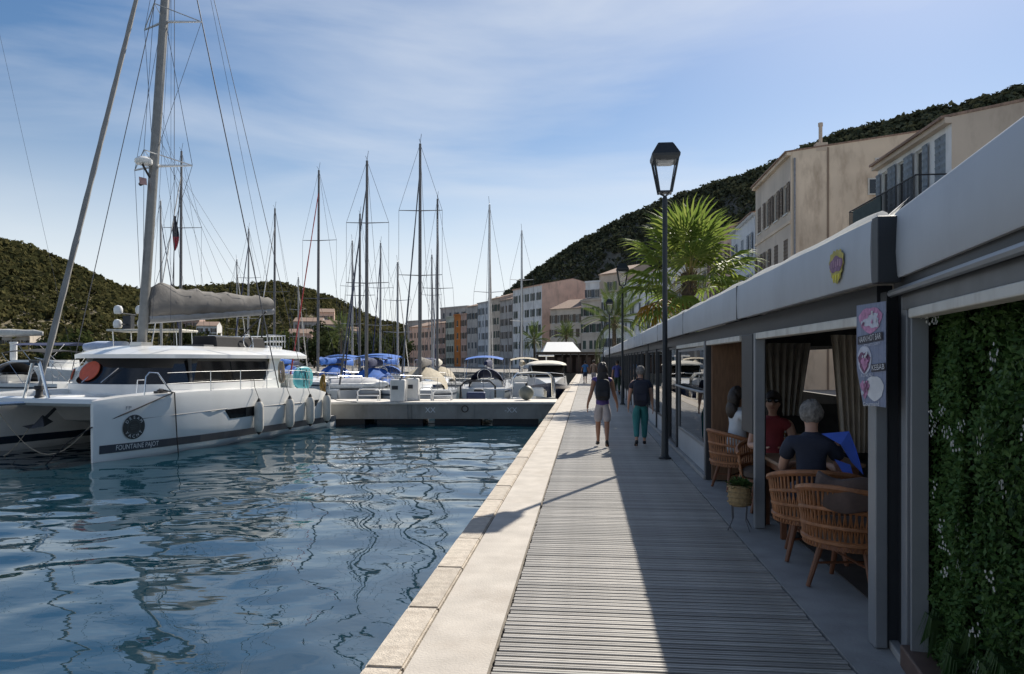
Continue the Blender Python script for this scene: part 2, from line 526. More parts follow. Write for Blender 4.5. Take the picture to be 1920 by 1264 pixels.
# ================================================================== hills
def hill(name, label, ridge, ts, tr, mat, n_clump, cmat, size, seed, pxr, back=60):
    rg = random.Random(seed)
    cols = 90; rows = 26
    from mathutils import noise
    def surf(px, s):
        t0, t1 = interp(ts, px), interp(tr, px)
        zr = zat(interp(ridge, px), t1)
        t = t0 + (t1 - t0) * s
        k = s * s * (3 - 2 * s) if s < 0.5 else 0.5 + (s - 0.5) * 1.0
        k = 0.35 * (s * s * (3 - 2 * s)) + 0.65 * s ** 1.15
        z = max(-0.4, zr * k)
        p = P((px - 960) / FPX * t, t, 0)
        z += noise.noise(Vector((p.x * .03, p.y * .03, seed))) * 4.0 * min(1, s * 3) * (1 - s) + noise.noise(Vector((p.x * .12, p.y * .12, seed))) * 0.8 * min(1, s * 3)
        return Vector((p.x, p.y, z))
    m = MB(); rings = []
    for i in range(cols + 1):
        px = pxr[0] + (pxr[1] - pxr[0]) * i / cols
        row = [surf(px, j / rows) for j in range(rows + 1)]
        top = row[-1]; out = Vector((top.x, top.y, 0)).normalized()
        row += [top + out * back * .4 + Vector((0, 0, -1.5)), top + out * back * 3 + Vector((0, 0, -top.z - 2))]
        row.insert(0, row[0] + Vector((0, 0, -3)))
        rings.append(row)
    m.loft(rings, closed=False, cap=False)
    o = m.build(name, mat, smooth=True, recalc=False); tag(o, label, kind='structure')
    # maquis: joined clumps of small leaf faces
    mc = MB()
    for i in range(n_clump):
        px = rg.uniform(*pxr); s = rg.random() ** 0.62
        if rg.random() < 0.30: s = rg.uniform(.95, 1.0)
        p = surf(px, s)
        t = math.hypot(p.x, p.y)
        sz = size * rg.uniform(.6, 1.5) * (0.75 + .25 * t / 200)
        hgt = rg.uniform(.6, 1.1)
        for k in range(17):
            u = Vector((rg.gauss(0, 1), rg.gauss(0, 1), rg.gauss(0, 1))).normalized()
            c = p + Vector((u.x * sz * .62, u.y * sz * .62, sz * .45 * hgt + u.z * sz * .5 * hgt))
            a = Vector((rg.gauss(0, 1), rg.gauss(0, 1), rg.gauss(0, .7))).normalized() * sz * rg.uniform(.16, .32)
            b = a.cross(u + Vector((.3, .1, .2))).normalized() * sz * rg.uniform(.15, .3)
            mc.add([c - a, c + b, c + a * .8, c - b * .9], [(0, 1, 2, 3)])
    o2 = mc.build(name.replace('hill', 'hillside') + '_maquis', cmat, recalc=False)
    tag(o2, label.replace('hill', 'hill scrub'), kind='stuff')
    return surf
HILLM_L = pm('dry olive hillside', (0.12, 0.10, 0.06), 0.95, var=0.5, scale=0.09, dirt=(0.03, 0.035, 0.02), dscale=0.05, damt=0.8)
HILLM_R = pm('shaded hillside soil', (0.10, 0.095, 0.075), 0.95, var=0.4, scale=0.1, dirt=(0.10, 0.09, 0.07), dscale=0.04, damt=0.5)
hillL = hill('hill_west', 'olive scrub hill across the harbour', [(-500, 380), (-200, 425), (0, 462), (60, 475), (120, 503), (160, 519), (225, 549), (260, 555), (330, 550), (430, 546), (520, 540), (570, 552), (620, 568), (680, 595), (710, 612), (745, 618), (800, 628), (900, 645)],
     [(-500, 120), (0, 140), (400, 175), (900, 260)], [(-500, 240), (0, 260), (220, 280), (300, 330), (700, 340), (900, 380)],
     HILLM_L, 9000, leaf_mat('olive maquis', (0.115, 0.105, 0.045), (0.040, 0.045, 0.020), 0.3, 1.0, 0.0), 2.2, 3, (-480, 860))
hillR = hill('hill_east', 'steep dark wooded hill behind the houses', [(880, 590), (940, 566), (975, 536), (1010, 512), (1050, 482), (1100, 455), (1150, 427), (1200, 404), (1250, 382), (1300, 366), (1350, 352), (1400, 335), (1440, 322), (1500, 290), (1560, 268), (1650, 242), (1750, 222), (1830, 203), (1900, 180), (2000, 172), (2300, 120)],
     [(880, 255), (1000, 215), (1060, 192), (1200, 160), (1300, 135), (1440, 105), (1900, 68), (2300, 58)], [(880, 380), (1000, 330), (1200, 270), (1440, 205), (1900, 145), (2300, 130)],
     HILLM_R, 10000, leaf_mat('dark maquis', (0.050, 0.060, 0.036), (0.085, 0.092, 0.060), 0.15, 1.0, 0.0), 1.8, 4, (890, 2280))
# ================================================================== terrace pavilions
FASCIA = pm('pale grey awning fascia', (0.47, 0.49, 0.52), 0.6, var=0.06, scale=1.5, bump=0.12, bscale=3.5, dirt=(0.33, 0.34, 0.36), dscale=1.1, damt=0.45)
POSTL = pm('light grey aluminium post', (0.24, 0.255, 0.275), 0.4, metal=0.25, var=0.06)
POSTD = pm('anthracite aluminium', (0.030, 0.034, 0.040), 0.5, metal=0.1, var=0.1)
WHITEP = pm('white blind cassette', (0.62, 0.60, 0.55), 0.6, var=0.1, dirt=(0.35, 0.3, 0.25), dscale=6, damt=0.5)
CANVAS = pm('white awning canvas', (0.80, 0.79, 0.76), 0.75, var=0.06, bump=0.15, bscale=12)
GLASS = glass_mat('terrace glass')
HEM = leaf_mat('translucent canvas hem', (0.86, 0.85, 0.82), (0.84, 0.83, 0.80), 0.6, 0.8)
FROST = pm('frosted grey panel', (0.40, 0.43, 0.46), 0.35, var=0.06)
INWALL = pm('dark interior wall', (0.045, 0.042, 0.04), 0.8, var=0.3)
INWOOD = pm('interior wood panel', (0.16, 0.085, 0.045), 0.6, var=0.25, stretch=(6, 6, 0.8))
BROWNM = pm('brown painted sill', (0.10, 0.06, 0.045), 0.5, var=0.15)
CURT = pm('beige linen curtain', (0.40, 0.35, 0.29), 0.85, var=0.12)

FX, FZ0, FZ1 = 1.60, 2.14, 2.49
PX_ = 1.75

def fascia(parent, y0, y1, sag=0.0):
    """curved canvas-covered fascia panel, hem on top"""
    prof = [(0.14, FZ0 + .02), (0.006, FZ0), (0.0, FZ0 + .012), (-0.006, (FZ0 + FZ1) / 2), (0.0, FZ1 - .012), (0.006, FZ1), (0.14, FZ1 + .01)]
    m = MB(); rings = []
    n = 14
    for i in range(n + 1):
        y = y0 + (y1 - y0) * i / n
        rings.append([(FX + x + .002 * math.sin(i * 2.1), y, z + .002 * math.sin(i * 1.3) * (z > 2.3)) for x, z in prof])
    m.loft(rings, True, True)
    o = m.build('fascia_panel', FASCIA, parent, smooth=50)
    m = MB()
    m.tube([(FX + .06, y0 + (y1 - y0) * i / 24, FZ1 + .014 + .004 * math.sin(i * .45) + .002 * math.sin(i * 1.3)) for i in range(25)], [.040 + .006 * math.sin(i * .8) for i in range(25)], 8)
    m.build('canvas_hem', HEM, parent, smooth=True)
    return o

def pavilion(name, label, y0, y1, depth, seams):
    t = thing(name, label, 'pavilion', (0, 0, 0), group='glazed restaurant terraces along the boardwalk')
    m = MB()   # roof: sloping canvas on a slab
    m.prism([(FX + .145, y0, FZ1 - .03), (FX + .145, y0, FZ1 + .02), (PX_ + depth, y0, FZ1 + .20), (PX_ + depth, y0, FZ1 + .12)], (0, y1 - y0, 0))
    m.build('roof', CANVAS, t)
    m = MB(); m.span((PX_ + depth - .1, y0, 0), (PX_ + depth, y1, FZ1 + .1)) if depth < 2.2 else None
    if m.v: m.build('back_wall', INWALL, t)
    m = MB(); m.span((FX + .16, y0 + .02, 1.98), (PX_ + .1, y1 - .02, FZ0 + .015)); m.build('header_beam', POSTD, t)
    ys = [y0] + seams + [y1]
    if depth > 3: ys[0] = 4.386
    for a, b in zip(ys, ys[1:]):
        fascia(t, a + .006, b - .006)
        if a > ys[0]:
            m = MB(); m.span((FX - .008, a - .014, FZ0 - .004), (FX + .1, a + .014, FZ1 + .004)); m.build('seam_batten', POSTD, t)
    return t

def post(t, y, w=.09, mat=None, x=None, d=.1, z0=0.0, z1=1.98):
    m = MB(); m.span(((x or PX_) - d / 2, y - w / 2, z0), ((x or PX_) + d / 2, y + w / 2, z1))
    return m.build('post', mat or POSTL, t, bevel=.006)

def pane(t, y0, y1, z0=.07, z1=1.96, x=None, mat=None, fm=None, fw=.045, name='glass_panel'):
    x = x or PX_
    m = MB()
    m.span((x - .02, y0, z0), (x + .02, y0 + fw, z1)); m.span((x - .02, y1 - fw, z0), (x + .02, y1, z1))
    m.span((x - .018, y0 + fw, z0), (x + .018, y1 - fw, z0 + fw)); m.span((x - .018, y0 + fw, z1 - fw), (x + .018, y1 - fw, z1))
    f = m.build(name, fm or POSTL, t)
    m = MB(); m.span((x - .004, y0 + fw, z0 + fw), (x + .004, y1 - fw, z1 - fw))
    m.build('pane', mat or GLASS, f)
    return f

# ---- pavilion with the open bays
B0, B1 = 4.72, 21.4
pb = pavilion('terrace_pavilion', 'open glazed terrace with wicker chairs inside and a yellow emblem on its fascia', B0, B1, 3.6, [8.15, 12.6, 17.0])
post(pb, 4.66, .12, POSTL, 1.735, .07)
post(pb, 7.80, .07, POSTL)
post(pb, 7.93, .07, POSTD, PX_ + .04)
post(pb, 10.92, .09, POSTD)
post(pb, 11.05, .07, POSTL)
post(pb, 14.45, .10, POSTD)
post(pb, 16.0, .10, POSTD)
post(pb, 18.6, .10, POSTD)
post(pb, 21.3, .12, POSTD)
# white blind cassettes under the header
for a, b in ((4.9, 7.74), (8.55, 10.86), (11.1, 14.38)):
    m = MB(); m.span((PX_ - .05, a, 1.915), (PX_ + .05, b, 1.978)); m.build('blind_cassette', WHITEP, pb, bevel=.008)
m = MB(); m.span((FX - .002, 4.29, FZ0 - .01), (FX + .125, 4.379, FZ1 + .006)); m.build('corner_cap', POSTD, pb, bevel=.004)
m = MB(); m.span((1.772, 4.62, 0), (1.91, 4.716, FZ0 - .032)); m.build('post', POSTD, pb)
# dark hanging panel beside the slim post
m = MB(); m.span((PX_ - .03, 7.98, .93), (PX_ + .05, 8.52, 1.978)); m.build('dark_panel', POSTD, pb, bevel=.01)
# closed reflective panels with a handle bar and a grey kick plate
for a, b in ((11.1, 14.38),):
    f = pane(pb, a, b, .42, 1.90)
    m = MB(); m.span((PX_ - .016, a, .06), (PX_ + .016, b, .415)); m.build('kick_plate', FROST, pb)
    m = MB(); m.tube([(PX_ - .03, a + .05, 1.24), (PX_ - .075, a + .12, 1.24), (PX_ - .085, (a + b) / 2, 1.235), (PX_ - .075, b - .12, 1.24), (PX_ - .03, b - .05, 1.24)], .02, 8); m.build('handle_bar', POSTL, f, smooth=True)
pane(pb, 14.52, 15.94, .06, 1.96, fm=POSTD)
for a, b in ((16.06, 17.3), (17.3, 18.54), (18.66, 19.95), (19.95, 21.22)):
    f = pane(pb, a, b, .4, 1.96, fm=POSTD)
    m = MB(); m.span((PX_ - .016, a, .06), (PX_ + .016, b, .395)); m.build('kick_plate', FROST, pb)
m = MB(); m.span((PX_ - .08, 10.9, .0), (PX_ + .08, 21.3, .055)); m.build('sill', PAVE, pb, bevel=.006)
# sliding glass leaf standing inside the first bay, curtain and partitions
pane(pb, 5.35, 6.75, .03, 1.94, x=PX_ + 1.95, fm=POSTD)
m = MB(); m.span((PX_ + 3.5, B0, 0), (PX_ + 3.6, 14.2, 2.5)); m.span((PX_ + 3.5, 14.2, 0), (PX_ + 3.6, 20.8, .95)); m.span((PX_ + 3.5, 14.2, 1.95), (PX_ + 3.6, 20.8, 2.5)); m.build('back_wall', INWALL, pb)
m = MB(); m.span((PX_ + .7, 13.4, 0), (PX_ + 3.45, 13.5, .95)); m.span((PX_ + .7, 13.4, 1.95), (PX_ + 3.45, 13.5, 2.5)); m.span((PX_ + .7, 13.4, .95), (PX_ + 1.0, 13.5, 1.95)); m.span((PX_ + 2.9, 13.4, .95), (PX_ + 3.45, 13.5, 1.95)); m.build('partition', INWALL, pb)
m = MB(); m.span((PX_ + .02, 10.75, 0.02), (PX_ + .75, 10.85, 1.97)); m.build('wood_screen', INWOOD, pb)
def curtain(t, x0, x1, y, z0, z1):
    m = MB(); n = 40
    top = [(x0 + (x1 - x0) * i / n, y + .03 * math.sin(i * 1.25), z1) for i in range(n + 1)]
    bot = [(x0 + (x1 - x0) * (.18 + .64 * i / n), y + .045 * math.sin(i * 1.25 + .3), z0) for i in range(n + 1)]
    m.loft([top, bot], closed=False, cap=False)
    m.build('curtain', CURT, t, smooth=True, recalc=False)
curtain(pb, PX_ + 1.05, PX_ + 2.1, 13.3, .75, 2.0)
curtain(pb, PX_ + 1.3, PX_ + 2.0, 9.7, .55, 2.02)
m = MB(); m.span((PX_ + 2.6, 6.9, 0), (PX_ + 3.45, 7.5, 1.1)); m.build('bar_counter', INWOOD, pb, bevel=.01)
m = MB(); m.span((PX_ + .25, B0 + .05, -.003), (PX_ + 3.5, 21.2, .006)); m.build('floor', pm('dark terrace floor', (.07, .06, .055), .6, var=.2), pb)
# emblem on the fascia: a yellow burst with a purple band
YEL = pm('yellow print', (0.46, 0.38, 0.08), 0.6, var=0.2, scale=20)
PUR = pm('faded purple print', (0.22, 0.11, 0.20), 0.6, var=0.3, scale=25)
DKP = pm('dark print', (0.04, 0.035, 0.05), 0.6)
em = thing('fascia_emblem', 'round yellow and purple printed emblem stuck on the grey fascia', 'emblem', (FX - .016, 4.93, 2.305))
m = MB(); poly = []
for k in range(26):
    a = 2 * math.pi * k / 26; rr = (.112 if k % 2 else .098) * (1 + .10 * math.sin(3 * a))
    poly.append((0, rr * 1.25 * math.cos(a), rr * math.sin(a)))
m.prism(poly, (-.002, 0, 0)); m.build('burst', YEL, em)
m = MB(); poly = [(-.0025, .125 * math.cos(a), .005 + (.050 + .008 * math.sin(5 * a)) * math.sin(a)) for a in [2 * math.pi * k / 24 for k in range(24)]]
m.prism(poly, (-.002, 0, 0)); m.build('band', PUR, em)
for k in range(5):
    m = MB(); m.box((-.0055, -.085 + .042 * k, .008 + .006 * (k % 2)), (.001, .022, .046 - .006 * (k % 3))); m.build('mark', pm('pink print', (0.38, 0.22, 0.30), 0.6, var=0.3), em)
m = MB()
for k in range(3):
    m.prism([(-.0028, -.05 + .05 * k - .018, -.058), (-.0028, -.05 + .05 * k + .018, -.058), (-.0028, -.05 + .05 * k, -.102 - .012 * (k == 1))], (-.002, 0, 0))
m.build('points', pm('bright yellow print', (0.7, 0.62, 0.05), 0.6), em)

# ---- pavilions further on
for (name, label, y0, y1, seams) in (
        ('terrace_pavilion', 'closed glass terrace that begins behind the fan palm trunk', 21.7, 36.0, [25.2, 28.8, 32.4]),
        ('terrace_pavilion', 'closed glass terrace between the second and third street lamps', 36.4, 52.0, [40.3, 44.2, 48.1]),
        ('terrace_pavilion', 'last glass terrace before the timber pergola kiosk', 52.4, 70.0, [56.8, 61.2, 65.6])):
    t = pavilion(name, label, y0, y1, 1.35, seams)
    yy = y0 + .06
    n = int((y1 - y0) / 1.75); st = (y1 - y0 - .12) / n
    for k in range(n):
        a, b = yy + k * st, yy + (k + 1) * st
        post(t, a + .05, .09, POSTD)
        f = pane(t, a + .1, b, .42, 1.96, fm=POSTD)
        m = MB(); m.span((PX_ - .016, a + .1, .0), (PX_ + .016, b, .415)); m.build('kick_plate', FROST, t)
    post(t, y1 - .05, .09, POSTD)

# ---- the near pavilion, turned about nine degrees, with the planted wall behind glass
DN = Vector((0.1465, 0.9892, 0)); NN = Vector((0.9892, -0.1465, 0))
Q = Vector((1.815, 4.62, 0))
pa = thing('terrace_pavilion', 'terrace front framing a planted green wall under a grey fascia', 'pavilion', Q, math.atan2(DN.y, DN.x), 'glazed restaurant terraces along the boardwalk')
FZ0, FZ1 = 2.165, 2.525
# local: +x away from the camera along the front, +y to the water side, so inward is -y
L = 6.2
m = MB(); prof = [(-.14, FZ0 + .02), (.118, FZ0 - .01), (.125, FZ0 + .002), (.133, 2.3), (.125, FZ1 - .012), (.118, FZ1), (-.14, FZ1 + .02)]
rings = [[(x, y - .06, z) for y, z in prof] for x in [-L + (L - .29) * i / 20 for i in range(21)]]
m.loft(rings); m.build('fascia_panel', FASCIA, pa, smooth=50)
m = MB(); m.tube([(-L + .295 * i, -.005, FZ1 + .010 + .004 * math.sin(i * .6)) for i in range(21)], .026, 8); m.build('canvas_hem', HEM, pa, smooth=True)
m = MB(); m.quad((-.10, .05, FZ1 + .02), (.12, .08, FZ1 - .01), (.16, .03, FZ1 + .04), (-.1, -.06, FZ1 + .12)); m.quad((.0, .02, FZ1 + .05), (.3, .03, FZ1 + .03), (.28, -.06, FZ1 + .08), (-.02, -.05, FZ1 + .1)); m.build('canvas_corner', CANVAS, pa, recalc=False)
m = MB(); m.span((-L, -3.2, FZ1 - .02), (-.02, -.2, FZ1 + .05)); m.build('roof', CANVAS, pa)
m = MB(); m.span((-L, -.13, 2.075), (-.12, .03, FZ0 + .015)); m.build('header_beam', POSTD, pa)
m = MB(); m.tube([(-L, .045, 2.085), (-.12, .045, 2.085)], .022, 8); m.build('blind_roller', POSTL, pa, smooth=True)
m = MB(); m.span((-L, -.10, 1.985), (-.2, .005, 2.072)); m.build('blind_box', pm('dark grey profile', (0.11, 0.115, 0.12), 0.45, metal=.2), pa)
m = MB(); m.span((-L, -.08, 1.93), (-.38, .02, 1.982)); m.build('blind_cassette', WHITEP, pa, bevel=.008)
# corner column: dark recessed web and pale post
m = MB(); m.span((-.15, -.13, .0), (.10, -.02, 2.13)); m.build('post', POSTD, pa)
m = MB(); m.span((-.28, -.10, FZ0 + .01), (-.05, .02, FZ1 + .003)); m.build('corner_cap', POSTD, pa, bevel=.004)
m = MB(); m.span((-.26, -.10, .0), (-.15, -.0, 2.07)); m.build('post', POSTL, pa, bevel=.005)
for k in range(3):
    m = MB(); m.span((-.30 - .035 * k, -.085, .10), (-.275 - .035 * k, -.015 + .008 * k, 1.98)); m.build('frame_rib', POSTL if k != 1 else POSTD, pa, bevel=.003)
m = MB(); m.span((-L, -.10, -.004), (-.27, .035, .12)); m.build('sill', BROWNM, pa, bevel=.01)
m = MB(); m.span((-.28, -.18, -.004), (.2, .03, .045)); m.build('plinth', PAVE, pa, bevel=.006)
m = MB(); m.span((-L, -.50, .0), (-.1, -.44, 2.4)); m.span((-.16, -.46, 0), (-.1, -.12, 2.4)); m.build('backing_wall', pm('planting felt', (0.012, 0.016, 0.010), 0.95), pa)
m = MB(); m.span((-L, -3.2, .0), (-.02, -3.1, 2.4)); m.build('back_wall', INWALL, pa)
# steel arc handle near the frame edge
m = MB(); m.tube([(-2.35 + .06 * math.sin(a), .02 + .05 * math.sin(a), 1.05 + .28 * math.cos(a)) for a in [math.pi * k / 10 for k in range(11)]], .012, 6); m.build('handle', STEEL, pa, smooth=True)

# green wall: leaf faces through a shallow volume (local space of a thing at Q)
gw = thing('green_wall', 'planted green wall with small white flowers set in the terrace frame', 'green wall', Q, math.atan2(DN.y, DN.x))
def leaves(n, seed, name, mat, size, xr=(-3.4, -.22), y0=-.42):
    rg = random.Random(seed); m = MB()
    for i in range(n):
        x = rg.uniform(*xr); z = rg.uniform(.04, 2.2)
        clump = math.sin(x * 5.1 + math.sin(z * 3.7) * 2) * math.sin(z * 4.6 + x * 1.7)
        y = y0 + (-.08 - y0) * rg.random() ** .7 * (.8 + .2 * clump) + .03 * clump
        s = size * rg.uniform(.5, 1.3)
        u = Vector((rg.gauss(0, 1), rg.gauss(.5, .6), rg.gauss(-.3, 1))).normalized()
        w = u.cross(Vector((rg.gauss(0, 1), 1.2, rg.gauss(0, 1)))).normalized()
        c = Vector((x, y, z))
        m.add([c, c + u * s * .5 + w * s * .27, c + u * s, c + u * s * .5 - w * s * .27], [(0, 1, 2, 3)])
    o = m.build(name, mat, gw, recalc=False); tag(o, kind='stuff'); return o
leaves(52000, 21, 'foliage', leaf_mat('wall leaf', (0.050, 0.115, 0.030), (0.10, 0.18, 0.05), 0.3), .032)
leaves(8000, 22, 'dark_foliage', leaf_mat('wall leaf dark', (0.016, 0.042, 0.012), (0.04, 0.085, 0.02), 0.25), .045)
leaves(9000, 23, 'edge_foliage', MATS['wall leaf'], .032, (-.75, -.30), -.16)
rg = random.Random(8); m = MB()
for i in range(34):      # grassy tufts low on the wall
    x = rg.uniform(-3.2, -.3); z = rg.uniform(.16, .48); y = -.16 + rg.uniform(-.06, .06)
    for k in range(14):
        dx = rg.gauss(0, .07); l_ = rg.uniform(.12, .26)
        a = Vector((x, y, z)); b = a + Vector((dx * .5, .07, .02)); c = a + Vector((dx, .11, -l_)); w = Vector((.0035, 0, 0))
        m.add([a - w, a + w, b + w, c, b - w], [(0, 1, 2, 3, 4)])
o = m.build('grass_tufts', leaf_mat('wall grass', (0.03, 0.075, 0.022), (0.07, 0.12, 0.04), 0.3), gw, recalc=False); tag(o, kind='stuff')
PETAL = leaf_mat('white petal', (0.6, 0.6, 0.56), (0.45, 0.45, 0.42), 0.3)
fm_ = []
for v in range(3):
    m = MB()
    for k in range(9):
        c = Vector((rg.gauss(0, .022), rg.uniform(0, .02), rg.gauss(0, .018)))
        for q in range(5):
            a = q * 1.2566 + v; d = Vector((math.cos(a), .25, math.sin(a))) * .0085; w = Vector((-math.sin(a), 0, math.cos(a))) * .004
            m.add([c, c + d * .6 + w, c + d, c + d * .6 - w], [(0, 1, 2, 3)])
    fm_.append(m.mesh('flower_cluster', PETAL))
for x, z in ((-.55, 1.42), (-.62, 1.38), (-.72, 1.45), (-.80, 1.36), (-1.0, 1.40), (-.55, 1.33), (-.9, 1.30), (-.70, .86), (-.74, .78), (-.95, .92), (-.98, .74), (-.78, .66), (-1.18, .52), (-1.25, 1.36), (-.5, 1.92), (-.62, 1.9), (-1.4, 1.72), (-1.5, 1.2), (-.6, 1.05), (-1.35, .8), (-1.2, .35), (-1.7, 1.45), (-1.9, .9), (-2.2, 1.3)):
    link('flower_cluster', fm_[rg.randrange(3)], gw, (x, -.06, z), (0, rg.uniform(0, 6), rg.uniform(-.3, .3)), [rg.uniform(.8, 1.3)] * 3)

# ---- poster hanging by the corner post
po = thing('menu_poster', 'tall curling menu poster with pink dishes hung on the grey post', 'poster', (PX_ - .088, 4.57, 1.735), R(5))
PB = pm('poster blue print', (0.20, 0.23, 0.33), 0.55, var=0.25, scale=9, stretch=(1, 9, .4))
PINK = pm('poster pink print', (0.50, 0.22, 0.38), 0.55, var=0.4, scale=26)
PALE = pm('poster pale print', (0.55, 0.56, 0.64), 0.55, var=0.15, scale=20)
LIGHT = pm('poster white print', (0.66, 0.66, 0.68), 0.55)
PLUM = pm('poster plum print', (0.17, 0.06, 0.13), 0.55, var=0.4, scale=35)
def px_x(y): return -.004 * math.sin(y * 7)      # slight curl
w2, h2 = .175, .30
poly = [(-w2, h2), (w2, h2 - .005), (w2, -h2 + .09), (w2 - .09, -h2 - .0), (-w2, -h2 + .01)]   # +y far (left in view)
n = 10; m = MB(); front = []
rows = []
for j in range(13):
    z = h2 - 2 * h2 * j / 12
    hi = w2 if z > -h2 + .22 else w2 - .085 * ((-h2 + .22 - z) / .22)
    rows.append([(px_x(-w2 + (hi + w2) * i / n), -w2 + (hi + w2) * i / n, z) for i in range(n + 1)])
m.loft(rows, closed=False, cap=False)
m.loft([[(x + .003, y, z) for x, y, z in r_] for r_ in rows], closed=False, cap=False)
m.build('sheet', PB, po, smooth=True, recalc=False)
def decal(cy, cz, ry, rz_, mat, name, off=.003, wob=.08, k=20, ph=0):
    m = MB(); c = (px_x(cy) - off, cy, cz); ring = []
    for i in range(k):
        a = 2 * math.pi * i / k; q = 1 + wob * math.sin(3 * a + ph) + wob * .6 * math.sin(7 * a)
        y, z = cy + ry * q * math.cos(a), cz + rz_ * q * math.sin(a)
        ring.append((px_x(y) - off, y, z))
    m.add([c] + ring, [(0, i + 1, (i + 1) % k + 1) for i in range(k)])
    return m.build(name, mat, po, recalc=False)
decal(.0, .205, .135, .075, PINK, 'dish_picture'); decal(-.02, .195, .09, .04, PALE, 'dish_highlight', .005, .2, 24, 2)
decal(.07, -.03, .085, .085, PALE, 'dish_picture', .003, .03); decal(.07, -.04, .068, .06, PLUM, 'dish_filling', .005, .15); decal(.06, -.05, .04, .035, PINK, 'dish_filling', .007, .2)
decal(-.05, -.195, .105, .072, LIGHT, 'dish_picture', .003, .05); decal(.06, -.20, .05, .05, PINK, 'dish_filling', .005, .2); decal(.05, -.19, .02, .03, PLUM, 'dish_filling', .007, .2)
rgp = random.Random(5)
for k in range(26):
    g_ = ((0, .205, .10, .05), (.07, -.04, .055, .05), (.05, -.2, .04, .04))[k % 3]
    decal(g_[0] + rgp.uniform(-1, 1) * g_[2], g_[1] + rgp.uniform(-1, 1) * g_[3], rgp.uniform(.006, .016), rgp.uniform(.006, .014), rgp.choice((PINK, PLUM, LIGHT, PALE)), 'dish_garnish', .0075 + .0001 * k, .25, 9, k)
def ptext(s, size, cy, cz, mat, width, rot=4):
    put_text(s, size, mat, po, frame((px_x(cy) - .009, cy, cz), (0, -math.cos(R(rot)), math.sin(R(rot))), (0, 0, 1)), width=width)
for (cy, cz, ww, hh) in ((-.0, .095, .30, .048), (-.10, -.075, .165, .044)):
    m = MB(); m.quad(*[(px_x(cy + a) - .006, cy + a, cz + b + a * -.07) for a, b in ((-ww / 2, -hh / 2), (ww / 2, -hh / 2), (ww / 2, hh / 2), (-ww / 2, hh / 2))]); m.build('caption_bar', DKP, po, recalc=False)
ptext('NAAN HOT BAR', .05, 0, .095, LIGHT, .28)
ptext('KEBAB', .045, -.10, -.075, LIGHT, .15)
ptext('POULET CURRY', .022, -.03, .058, PALE, .2)
ptext('AGNEAU', .028, .03, -.122, PALE, .15)
ptext('Gourmand', .036, -.02, -.29, LIGHT, .2)
# ================================================================== street lamps
LAMPM = pm('graphite lamp paint', (0.022, 0.026, 0.030), 0.45, metal=0.3, var=0.15)
LGLASS = glass_mat('lamp glass', (0.96, 0.97, 0.98))
def lamp(label, x, y, first=[None]):
    if first[0] is not None:
        t = copy_tree(first[0]); t.location = (x, y, 0); tag(t, label); return t
    t = thing('street_lamp', label, 'street lamp', (x, y, 0), group='lantern street lamps along the boardwalk')
    m = MB(); m.lathe([(.11, -.004), (.11, .02), (.075, .04), (.062, .08), (.055, .9), (.045, .95), (.042, 4.50), (.03, 4.56)], n=14); m.build('pole', LAMPM, t, smooth=True)
    m = MB()
    for a in (math.pi / 4, 3 * math.pi / 4, 5 * math.pi / 4, 7 * math.pi / 4):
        c, s = math.cos(a), math.sin(a)
        m.tube([(0, 0, 4.54), (.10 * c, .10 * s, 4.60), (.145 * c, .145 * s, 4.62)], .013, 5)
        m.tube([(.145 * c, .145 * s, 4.60), (.285 * c, .285 * s, 5.16)], .02, 4)
    m.build('bracket', LAMPM, t)
    m = MB(); r4 = lambda r, z: [(r * math.cos(math.pi / 4 + k * math.pi / 2), r * math.sin(math.pi / 4 + k * math.pi / 2), z) for k in range(4)]
    m.loft([r4(.15, 4.60), r4(.15, 4.63)]); m.build('lantern_base', LAMPM, t)
    m = MB(); m.loft([r4(.30, 5.14), r4(.335, 5.20), r4(.34, 5.24), r4(.20, 5.42), r4(.17, 5.45), r4(.05, 5.46)]); rf = m.build('hood', LAMPM, t)
    m = MB(); m.loft([r4(.17, 5.10), r4(.2, 5.139)]); m.build('light_unit', pm('lamp reflector', (.5, .5, .5), .4), rf)
    for k in range(4):
        a = math.pi / 4 + k * math.pi / 2; b = a + math.pi / 2
        q = lambda r, z, g, e: (r * math.cos(g) * .97, r * math.sin(g) * .97, z)
        m = MB(); m.quad(q(.143, 4.63, a, 0), q(.143, 4.63, b, 0), q(.275, 5.14, b, 0), q(.275, 5.14, a, 0)); m.build('glass_pane', LGLASS, t, recalc=False)
    first[0] = t
    return t
lamp('tall graphite lantern lamp whose shadow crosses the boardwalk', 1.36, 13.15)
lamp('lantern lamp standing between the fan palm and the two walkers', 1.40, 29.2)
lamp('lantern lamp beside the slim date palm further down the boardwalk', 1.42, 46.0)
lamp('last lantern lamp before the timber pergola', 1.42, 63.0)

